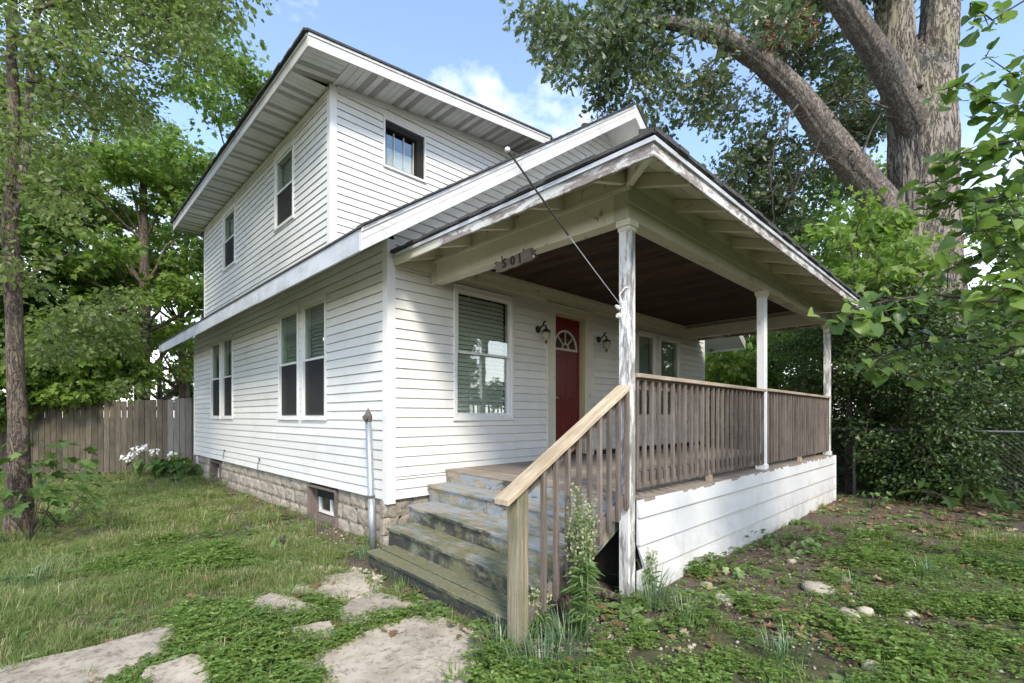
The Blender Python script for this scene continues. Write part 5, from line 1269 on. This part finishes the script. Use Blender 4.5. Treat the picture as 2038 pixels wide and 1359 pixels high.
# ================================================================== redbud branches (foreground right)
rb0 = at(2290, HY, 3.9)
rb = thing('redbud_tree', 'redbud with large heart shaped leaves reaching in from the right side of the porch', 'tree', None, (rb0.x, rb0.y, 0)); RB = Vector((rb0.x, rb0.y, 0))
def rr_(px, py, d): return at(px, py, d) - RB
mb = MB(); rough_tube(mb, [Vector((0, 0, -.1)), rr_(2285, 1000, 3.9), rr_(2270, 820, 3.9), rr_(2260, 600, 3.9), rr_(2280, 300, 3.9), rr_(2300, 0, 3.9)], [.12, .10, .09, .07, .05, .03], 12, .1, 4); mb.build('trunk', M['bark'], rb, smooth=True)
BR = [  # (pixel polyline, depths, twig radius, leaves per point, spread)
    ([(2260, 560), (2100, 590), (1960, 600), (1860, 585), (1760, 600), (1665, 622)], (3.9, 3.6, 3.3, 3.1, 2.9, 2.8), .016, 110, .17),
    ([(2260, 640), (2120, 680), (1990, 690), (1900, 668), (1800, 690), (1735, 720)], (3.9, 3.9, 3.8, 3.7, 3.6, 3.5), .016, 130, .24),
    ([(2270, 700), (2140, 740), (2020, 700), (1930, 730), (1860, 760), (1800, 745)], (3.9, 4.0, 4.1, 4.0, 3.9, 3.9), .012, 46, .16),
    ([(2270, 400), (2140, 440), (2040, 480), (1960, 500), (1880, 540)], (3.9, 3.6, 3.4, 3.3, 3.2), .016, 150, .28),
    ([(2280, 260), (2150, 330), (2060, 350), (1980, 400), (1900, 400), (1860, 360)], (3.9, 3.6, 3.5, 3.4, 3.3, 3.3), .014, 140, .24),
    ([(2280, 120), (2150, 200), (2070, 230), (1990, 215), (1925, 165), (1870, 180)], (3.9, 3.6, 3.4, 3.3, 3.2, 3.2), .012, 84, .15),
    ([(2300, 0), (2160, 60), (2080, 100), (2020, 150), (1960, 110)], (3.9, 3.6, 3.4, 3.3, 3.3), .010, 34, .14),
    ([(2300, -100), (2150, -50), (2040, 0), (1975, 40), (1930, 5)], (3.9, 3.5, 3.2, 3.1, 3.1), .010, 30, .12),
    ([(2270, 760), (2180, 700), (2090, 640), (2010, 640)], (3.9, 3.6, 3.2, 3.0), .014, 90, .25),
    ([(2270, 330), (2160, 280), (2060, 270), (1970, 290), (1900, 310)], (3.9, 3.4, 3.2, 3.1, 3.1), .012, 130, .24),
    ([(2280, 450), (2180, 420), (2090, 400), (2010, 430), (1930, 460)], (3.9, 3.3, 3.0, 2.9, 2.9), .012, 130, .25),
    ([(2290, 60), (2200, 120), (2110, 160), (2040, 200)], (3.9, 3.4, 3.1, 3.0), .010, 70, .2),
    ([(2280, 520), (2150, 540), (2060, 560), (1990, 580)], (3.9, 3.4, 3.1, 2.9), .012, 90, .25),
]
leaf_specs = []; rr = random.Random(17); bm = MB()
for poly, dep, r0, nl, spd in BR:
    pts = [rr_(x, y, d) for (x, y), d in zip(poly, dep)]; n = len(pts); bm.tube(pts, [r0 * (1 - .75 * i / (n - 1)) for i in range(n)], 6)
    for k in range(nl):
        t = (.22 + .78 * rr.random()) * (n - 1); i = min(n - 2, int(t)); p = pts[i].lerp(pts[i + 1], t - i); ax = (pts[i + 1] - pts[i]).normalized()
        off = rv(rr) * spd * rr.random() ** .6; off.z = off.z * .7 - .03; q_ = p + off
        if rr.random() < .35: bm.tube([p, q_], [.004, .002], 4, 0, False)
        leaf_specs.append((q_, ax, .072 * rr.uniform(.55, 1.4)))
bm.build('branch', M['redtwig'], rb, smooth=True)
HM = []
for s_ in range(5):
    mb = MB(); pts, fs = LEAF['heart']; r = random.Random(s_)
    # finer heart with a folded midrib and wavy margin
    rim = pts; fold = .12 + .08 * s_; curl = .1 + .06 * s_
    V = []; 
    for x, y in rim: V.append(Vector((x, y, abs(x) * fold - y * y * curl + r.uniform(-.03, .03))))
    mid_ = [Vector((0, .3, -.09 * curl)), Vector((0, .65, -.42 * curl))]
    V2 = V + mid_; m0, m1 = len(V), len(V) + 1
    F2 = [(0, 1, 2, m0), (m0, 2, 3, 4), (m0, 4, 5, m1), (m1, 5, 6), (0, m0, 10, 11), (m0, 8, 9, 10), (m0, m1, 7, 8), (m1, 6, 7)]
    HM.append(mesh('leaf', V2, F2, M['redbud'], True))
rr.shuffle(leaf_specs)
def leaf_rot(ax, r):
    nrm = (Vector((0, 0, 1)) + rv(r) * .75 - DEP * .35).normalized(); d = (ax * .5 + rv(r) * .8 + Vector((0, 0, -.55))); d = (d - nrm * d.dot(nrm)).normalized(); s_ = d.cross(nrm)
    return Matrix((s_, d, nrm)).transposed()
for p, ax, sz in leaf_specs[:300]:
    o = link('leaf', HM[rr.randrange(5)], rb); o.matrix_basis = Matrix.Translation(p) @ leaf_rot(ax, rr).to_4x4() @ Matrix.Scale(sz * 1.15, 4)
P3 = []; R3 = []; S3 = []; I3 = []
for p, ax, sz in leaf_specs[300:]:
    P3.append(p); e = leaf_rot(ax, rr).to_euler(); R3.append((e.x, e.y, e.z)); S3.append(sz); I3.append(rr.randrange(5))
hc = sprig_coll('heart_leaf', HM); scatter('leaves', P3, R3, S3, I3, hc, rb, 'stuff')

# ================================================================== low plants
def fit(o): return o
def plant(name, label, cat, px, py, group=None): b = gnd(px, py); return thing(name, label, cat, group, (b.x, b.y, 0))
# big-leaved maple seedling at the right by the fence
def sapling(label, px, py, h, n, size, seed, kind='maple', m=M['hosta'], spread=.45, group=None, name='sapling'):
    t = plant(name, label, 'sapling', px, py, group); r = random.Random(seed); st = MB(); 
    for k in range(5):
        e = Vector((r.uniform(-spread, spread), r.uniform(-spread, spread), h * r.uniform(.6, 1))); st.tube([(0, 0, 0), e * .5 + Vector((0, 0, .08)), e], [.010, .007, .003], 5)
    st.build('stem', M['twig'], t)
    for k in range(n):
        p = Vector((r.uniform(-spread, spread), r.uniform(-spread, spread), h * r.uniform(.35, 1.05))); mb = MB(); d = Vector((p.x, p.y, -.15)).normalized() + rv(r) * .4
        add_leaf(mb, kind, Vector((0, 0, 0)), size * r.uniform(.7, 1.2), d, Vector((0, 0, 1)) + rv(r) * .45, .15, .25); mb.build('leaf', m, t, loc=p)
    return t
sapling('big leaved maple sapling spreading low in front of the wire fence at the right', 1920, 1010, .42, 30, .26, 3, m=M['shrubl'], spread=.75)
sapling('young maple seedling with broad leaves at the foot of the forked trunk', 120, 1050, .42, 26, .17, 4, spread=.40, m=M['weedl'])
sapling('dark leafy sapling wrapped round the forked trunk at the left edge', 60, 1078, 1.15, 110, .16, 5, spread=.6, m=M['shrubl'])
sapling('small seedling with pale leaves close to the broken slabs in the lawn', 560, 1090, .12, 9, .075, 6, m=M['weedl'], spread=.12)
sapling('leafy weed patch in the dirt beside the porch skirt', 1560, 1090, .16, 40, .075, 7, m=M['weedl'], spread=.32)
sapling('trailing weed with soft leaves near the broken skirt board', 1430, 1135, .13, 26, .075, 8, m=M['weedl'], spread=.25)
sapling('small bushy weed growing in the shade by the wire fence post', 1735, 1010, .26, 26, .085, 9, m=M['hosta'], spread=.22)
# hosta
hb = thing('hosta', 'hosta with broad leaves and white flower spikes at the foot of the board fence', 'hosta', None, tuple(gnd(325, 950)))
r = random.Random(6)
for k in range(80):
    a = r.uniform(0, 6.28); q_ = r.uniform(.1, .5); ctr = Vector((r.choice([-.38, 0, .35, .55]), 0, 0)); ctr = LAT * ctr.x
    p = ctr + LAT * (math.cos(a) * q_ * .7) + DEP * (math.sin(a) * q_ * .6) + Vector((0, 0, r.uniform(.16, .46))); mb = MB(); d = Vector((p.x - ctr.x, p.y - ctr.y, -.12)).normalized() + rv(r) * .3
    add_leaf(mb, 'heart', Vector((0, 0, 0)), r.uniform(.16, .26), d, Vector((0, 0, 1)) + rv(r) * .4, .2, .35); mb.build('leaf', M['hosta'], hb, loc=p)
for (px, py) in ((262, 905), (272, 893), (288, 890), (305, 898), (250, 912), (340, 905)):
    p = at(px, py, 11.6) - hb.location; st = MB(); st.tube([p * .3 + Vector((0, 0, 0)), p * .8, p], [.006, .005, .003], 5)
    s_ = st.build('flower_stalk', M['weedl'], hb); fl_ = MB()
    for k in range(20): add_leaf(fl_, 'diamond', p + rv(r) * .07, .085, rv(r) + Vector((0, 0, -.6)), rv(r), .5, .2)
    fl_.build('flower', M['petal'], s_)
yb = thing('yellow_weed', 'pale yellow green weed standing beside the hosta near the house corner', 'weed', None, tuple(gnd(365, 945)))
mb = MB(); lf = MB()
for k in range(7):
    e = at(r.uniform(340, 385), r.uniform(898, 925), 11.5) - yb.location; mb.tube([(0, 0, 0), e * .6, e], [.006, .005, .003], 5)
    for j in range(14): add_leaf(lf, 'diamond', e * r.uniform(.75, 1.02) + rv(r) * .05, .08, rv(r), Vector((0, 0, 1)) + rv(r) * .5)
mb.build('stem', M['weedl'], yb); lf.build('leaves', M['maple2'], yb)['kind'] = 'stuff'

# tall horseweed by the stairs
def horseweed(label, px, py, h, seed, n=6, spread=.10, group=None):
    t = plant('horseweed', label, 'weed', px, py, group); r = random.Random(seed); st = MB(); lf = MB(); sd_ = MB()
    for k in range(n):
        e = Vector((r.uniform(-spread, spread), r.uniform(-spread, spread), h * r.uniform(.7, 1))); b = Vector((r.uniform(-.05, .05), r.uniform(-.05, .05), 0)); st.tube([b, b.lerp(e, .5) + rv(r) * .02, e], [.006, .0045, .002], 5)
        for j in range(46):
            tt = r.uniform(.12, .95); p = b.lerp(e, tt); d = rv(r); d.z = abs(d.z) * .6 + .15; add_leaf(lf, 'narrow', p, (.095 if tt < .65 else .05) * r.uniform(.6, 1.2), d, Vector((0, 0, 1)), .1, .7)
        for j in range(110):
            tt = r.uniform(.62, 1.03); p = b.lerp(e, tt) + rv(r) * .05 * (1.15 - abs(tt - .85) * 2); add_leaf(sd_, 'diamond', p, .024, rv(r) + Vector((0, 0, .5)), rv(r))
    st.build('stem', M['weedl'], t); lf.build('leaves', M['weedl'], t)['kind'] = 'stuff'; sd_.build('seed_head', M['seed'], t)['kind'] = 'stuff'; return t
horseweed('tall bushy horseweed with pale fluffy tops growing beside the stair balusters', 1163, 1272, 1.06, 2, 8, .11)
horseweed('small slender weed sprouting at the foot of the newel post', 1068, 1270, .36, 3, 3, .06)
horseweed('thin feathery weed in front of the broken skirt board', 1290, 1180, .42, 4, 2, .05)

# coarse grass tufts
def tuft(label, px, py, n, h, rad, seed, m=M['bluegrass'], group='coarse grass tufts'):
    t = plant('grass_tuft', label, 'grass tuft', px, py, group); r = random.Random(seed); mb = MB()
    for k in range(n):
        a = r.uniform(0, 6.28); b = Vector((math.cos(a), math.sin(a), 0)) * rad * r.random() ** .5 * .5; L_ = h * r.uniform(.6, 1.25); out = Vector((math.cos(a + r.uniform(-.6, .6)), math.sin(a + r.uniform(-.6, .6)), 0)); w_ = r.uniform(.0025, .005); sd2 = out.cross(Vector((0, 0, 1))) * w_
        pr_ = None; bend = r.uniform(.25, 1.0); n_ = 5; vv = []
        for i in range(n_ + 1):
            s_ = i / n_; p = b + out * (L_ * bend * s_ ** 1.8 * .8) + Vector((0, 0, L_ * (s_ - .45 * bend * s_ ** 2.4))); ww = sd2 * (1 - s_ * .9); vv += [p - ww, p + ww]
        mb.add(vv, [(2 * i, 2 * i + 1, 2 * i + 3, 2 * i + 2) for i in range(n_)])
    o = mb.build('blades', m, t); o['kind'] = 'stuff'; return t
TU = [('long bladed grass tuft at the foot of the corner post', 1300, 1205, 90, .34, .28, 1), ('arching grass tuft just right of the newel post', 1130, 1290, 110, .30, .32, 2), ('coarse grass tuft in the corner between slab and newel post', 1000, 1310, 120, .26, .40, 3),
      ('wide grass tuft spreading over the near slab edge', 1075, 1345, 110, .24, .40, 4), ('grass tuft leaning out below the white skirt', 1360, 1235, 60, .26, .30, 5), ('low grass tuft at the edge of the dirt patch near the fence', 1850, 1150, 60, .20, .26, 6),
      ('grass tuft in the clover at the near right', 1560, 1310, 80, .2, .30, 7), ('grass tuft among the fallen leaves by the skirt end', 1690, 1170, 40, .16, .2, 8), ('ragged grass tuft between two broken slabs', 530, 1240, 60, .14, .22, 9), ('grass tuft on the lawn near the left trunk', 60, 1160, 70, .22, .4, 10),
      ('grass sprout against the bottom step', 800, 1160, 60, .16, .25, 11), ('grass sprout by the pipe base at the bottom step end', 722, 1110, 60, .18, .22, 12)]
for a in TU: tuft(*a)

# stones
for i, (px, py, sz, lab) in enumerate([(1625, 1175, .12, 'large pale rounded stone half buried in the weeds'), (1690, 1225, .085, 'flat tan stone below the large pale stone'), (1722, 1218, .07, 'small pale stone beside the flat tan one'), (1805, 1222, .07, 'pale grey stone at the right of the pair'), (1575, 1118, .055, 'reddish stone on the bare earth by the skirt'),
                                       (1740, 1332, .075, 'pale chipped stone in the near grass at the bottom right'), (1405, 1165, .06, 'pale stone in the earth below the skirt corner'), (1905, 1190, .05, 'small tan stone on the lawn edge'), (1805, 1118, .07, 'long pale stone on the dirt near the tuft'), (1722, 1080, .08, 'long thin pale stone lying in the leaf litter'),
                                       (1440, 1195, .085, 'grey stone sunk in the clover near the long grass'), (2010, 1065, .05, 'tan stone at the far right edge of the lawn')]):
    p = gnd(px, py); r = random.Random(i + 50); v = []; f = []; n, k = 7, 11
    for a in range(n):
        th = math.pi * a / (n - 1)
        for b in range(k):
            ph = 2 * math.pi * b / k; d = Vector((math.sin(th) * math.cos(ph), math.sin(th) * math.sin(ph), math.cos(th))); q_ = 1 + .28 * noise.noise(d * 1.7 + Vector((i * 3, 0, 0))); v.append(Vector((d.x * sz * 1.15 * q_, d.y * sz * .8 * q_, d.z * sz * .45 * q_)))
    for a in range(n - 1):
        for b in range(k): f.append((a * k + b, a * k + (b + 1) % k, (a + 1) * k + (b + 1) % k, (a + 1) * k + b))
    f = [tuple(reversed(x)) for x in f]
    o = link('stone', mesh('stone', v, f, M['rock'], True), None, (p.x, p.y, sz * .10)); o.rotation_euler = (0, 0, r.uniform(0, 3)); tag(o, lab, 'stone', 'stones scattered in the grass')
# broken branch under the stair
q = MB(); a, b = gnd(1120, 1180), gnd(1235, 1200); rough_tube(q, [Vector((a.x, a.y, .06)), Vector(((a.x + b.x) / 2, (a.y + b.y) / 2, .08)), Vector((b.x, b.y, .03))], [.05, .045, .03], 10, .25, 3); q.tube([a + Vector((0, 0, .05)), gnd(1180, 1250) + Vector((0, 0, .02))], [.008, .004], 5)
tag(q.build('log', M['bark'], smooth=True), 'short brown log lying in the shade under the stair railing', 'log')

# ================================================================== ground cover
def clump_mesh(kind, seed):
    r = random.Random(seed); mb = MB()
    if kind in ('grass', 'dry'):
        for k in range(26 if kind == 'grass' else 12):
            a = r.uniform(0, 6.28); b = Vector((math.cos(a), math.sin(a), 0)) * .055 * r.random() ** .5; L_ = r.uniform(.030, .095); out = Vector((math.cos(a + r.uniform(-1, 1)), math.sin(a + r.uniform(-1, 1)), 0)); w_ = out.cross(Vector((0, 0, 1))) * r.uniform(.0014, .0028); bend = r.uniform(.2, 1.1)
            vv = []
            for i in range(4):
                s_ = i / 3; p = b + out * (L_ * bend * s_ ** 1.7) + Vector((0, 0, L_ * (s_ - .4 * bend * s_ * s_))); vv += [p - w_ * (1 - .85 * s_), p + w_ * (1 - .85 * s_)]
            mb.add(vv, [(0, 1, 3, 2), (2, 3, 5, 4), (4, 5, 7, 6)])
        m = M['grass'] if kind == 'grass' else M['drygrass']
    elif kind == 'clover':
        for k in range(11):
            a = r.uniform(0, 6.28); c = Vector((math.cos(a), math.sin(a), 0)) * .07 * r.random() ** .5 + Vector((0, 0, r.uniform(.01, .07))); big = r.uniform(.7, 1.5); ro_ = r.uniform(0, 6.28); tl = rv(r) * .3
            for j in range(3):
                t = ro_ + j * 2.094; add_leaf(mb, 'diamond', c, big * r.uniform(.014, .020), Vector((math.cos(t), math.sin(t), .1)), Vector((0, 0, 1)) + tl, .2, .1)
        m = M['clover']
    elif kind == 'weed':
        for k in range(9):
            a = k * .7 + r.uniform(-.3, .3); d = Vector((math.cos(a), math.sin(a), r.uniform(.2, .8))); add_leaf(mb, 'diamond', d * .01, r.uniform(.05, .09), d, Vector((0, 0, 1)) + rv(r) * .2, .25, .5)
        m = M['weedl']
    else:
        add_leaf(mb, 'oak', Vector((0, 0, .006)), .10, Vector((1, 0, .05)), Vector((0, .2, 1)), .45, -.15); m = M['dead']
        add_leaf(mb, 'diamond', Vector((.08, .05, .006)), .06, Vector((.3, 1, .1)), Vector((.3, .2, 1)), .4, .3)
    return mesh(kind + '_clump', mb.v, mb.f, m)
GC = {k: sprig_coll(k + '_clump', [clump_mesh(k, s) for s in (1, 2, 3, 4, 5)]) for k in ('grass', 'dry', 'clover', 'weed', 'dead')}
def blocked(x, y):
    if x > .0 and y > .0 and x < HX and y < HY2: return True
    if x > -.56 and x < .8 and y > -2.62 and y < 0: return True
    if x >= .6 and x < 7.33 and y > -2.80 and y <= 0: return True
    return False
IN = {k: ([], []) for k in GC}
def clover_zone(x, y):
    return noise.noise(Vector((x * .8 + 4, y * .8, 7.7)))
def fill(n, x0, x1, y0, y1, smin, smax, near):
    for _ in range(n):
        x, y = R.uniform(x0, x1), R.uniform(y0, y1)
        v = Vector((x, y, 0)) - CAM; d = v.dot(DEP); l = v.dot(LAT)
        if d < 2.2 or abs(l) > d * 1.12 + .4 or d > near[1] or d < near[0] or blocked(x, y): continue
        sl_in = any(in_poly(x, y, p) for p in SLABS)
        e = dirt(x, y)
        if sl_in:
            if R.random() > .015: continue
            k = 'dead' if R.random() < .35 else 'grass'
        else:
            cz = clover_zone(x, y); pt = noise.noise(Vector((x * 2.3, y * 2.3, 21))) + .5 * noise.noise(Vector((x * 6, y * 6, 4)))
            if l > -.3 and d < 8: e = max(e, min(.95, .68 + pt * 1.2))
            elif pt > .22: e = max(e, .6)
            right = l > -.35 and d < 5.5
            u = R.random()
            if u < e * .93: 
                k = None
                if R.random() < (.16 if x > 5 else .05): k = 'dead'
                elif R.random() < .03: k = 'weed'
            elif right: k = 'clover' if u > .50 + cz * .9 else ('weed' if R.random() < .24 else ('dry' if R.random() < .22 else 'grass'))
            elif cz > .27 or (d < 3.9 and l > -2.6 and l < -.4): k = 'clover' if R.random() < .6 else ('weed' if R.random() < .35 else ('dry' if R.random() < .2 else 'grass'))
            else: k = 'weed' if R.random() < .11 else ('dry' if R.random() < .24 + .3 * max(0, noise.noise(Vector((x, y, 2)))) else 'grass')
            if k and k != 'dead' and R.random() < .004: k = 'dead'
        if k is None: continue
        s_ = R.uniform(smin, smax) * (1.0 if k not in ('dead', 'weed') else .9) * (1 + .9 * noise.noise(Vector((x * 1.4, y * 1.4, 13))))
        IN[k][0].append((x, y, (.028 if sl_in else -.004) + noise.noise(Vector((x * .6, y * .6, 0))) * .018)); IN[k][1].append(s_)
fill(90000, -5.8, 6.0, -7.5, 3.6, .7, 1.3, (2.2, 6.0))
fill(80000, -10, 10.5, -12, 10.5, .9, 1.6, (6.0, 10.5))
fill(40000, -16, 22, -16, 16, 1.6, 2.6, (10.5, 20))
NAME = {'grass': ('grass', 'uneven green lawn grass of the front yard', 'grass'), 'dry': ('dry_grass', 'straw coloured dry grass mixed through the lawn', 'dry grass'), 'clover': ('clover', 'small leaved clover spreading between slabs and dirt', 'clover'), 'weed': ('weeds', 'broad leaved weeds scattered through the yard', 'weeds'), 'dead': ('fallen_leaves', 'curled brown fallen leaves littering the ground', 'leaves')}
for k, (P, S) in IN.items():
    n = len(P); 
    if not n: continue
    Rt = np.stack([NR.normal(0, .12, n), NR.normal(0, .12, n), NR.uniform(0, 6.28, n)], 1)
    o = scatter(NAME[k][0], P, Rt, S, NR.integers(0, 5, n), GC[k], None, 'stuff'); tag(o, NAME[k][1], NAME[k][2])
def pebble(seed):
    r = random.Random(seed); v = []; f = []; n, k = 4, 6
    for a in range(n):
        th = math.pi * a / (n - 1)
        for b in range(k):
            ph = 2 * math.pi * b / k; q_ = r.uniform(.75, 1.15); v.append((math.sin(th) * math.cos(ph) * q_, math.sin(th) * math.sin(ph) * q_ * .8, math.cos(th) * .5))
    for a in range(n - 1):
        for b in range(k): f.append(((a + 1) * k + b, (a + 1) * k + (b + 1) % k, a * k + (b + 1) % k, a * k + b))
    return mesh('pebble', v, f, M['rock'], True)
PB = sprig_coll('pebble', [pebble(i) for i in range(5)]); P = []; S = []
def peb(n, px0, px1, py0, py1, a, b):
    for _ in range(n):
        p = gnd(R.uniform(px0, px1), R.uniform(py0, py1))
        if not blocked(p.x, p.y): P.append((p.x, p.y, .004)); S.append(R.uniform(a, b) * (1 if R.random() > .06 else 2.2))
peb(1500, 1040, 1260, 1195, 1300, .003, .009); peb(420, 1280, 1700, 1040, 1240, .004, .013); peb(700, 600, 760, 1130, 1200, .006, .028); peb(300, 600, 760, 1050, 1100, .004, .010); peb(500, 1280, 2000, 1150, 1340, .003, .012)
n = len(P); o = scatter('gravel', P, np.stack([NR.normal(0, .3, n), NR.normal(0, .3, n), NR.uniform(0, 6.28, n)], 1), S, NR.integers(0, 5, n), PB, None, 'stuff'); tag(o, 'loose pale gravel and crumbs of concrete by the stair and slabs', 'gravel')
from collections import Counter
print(Counter(o.name.split('.')[0] for o in house.children).most_common(5))
print('boards', bcount, 'objects', len(sc.objects))
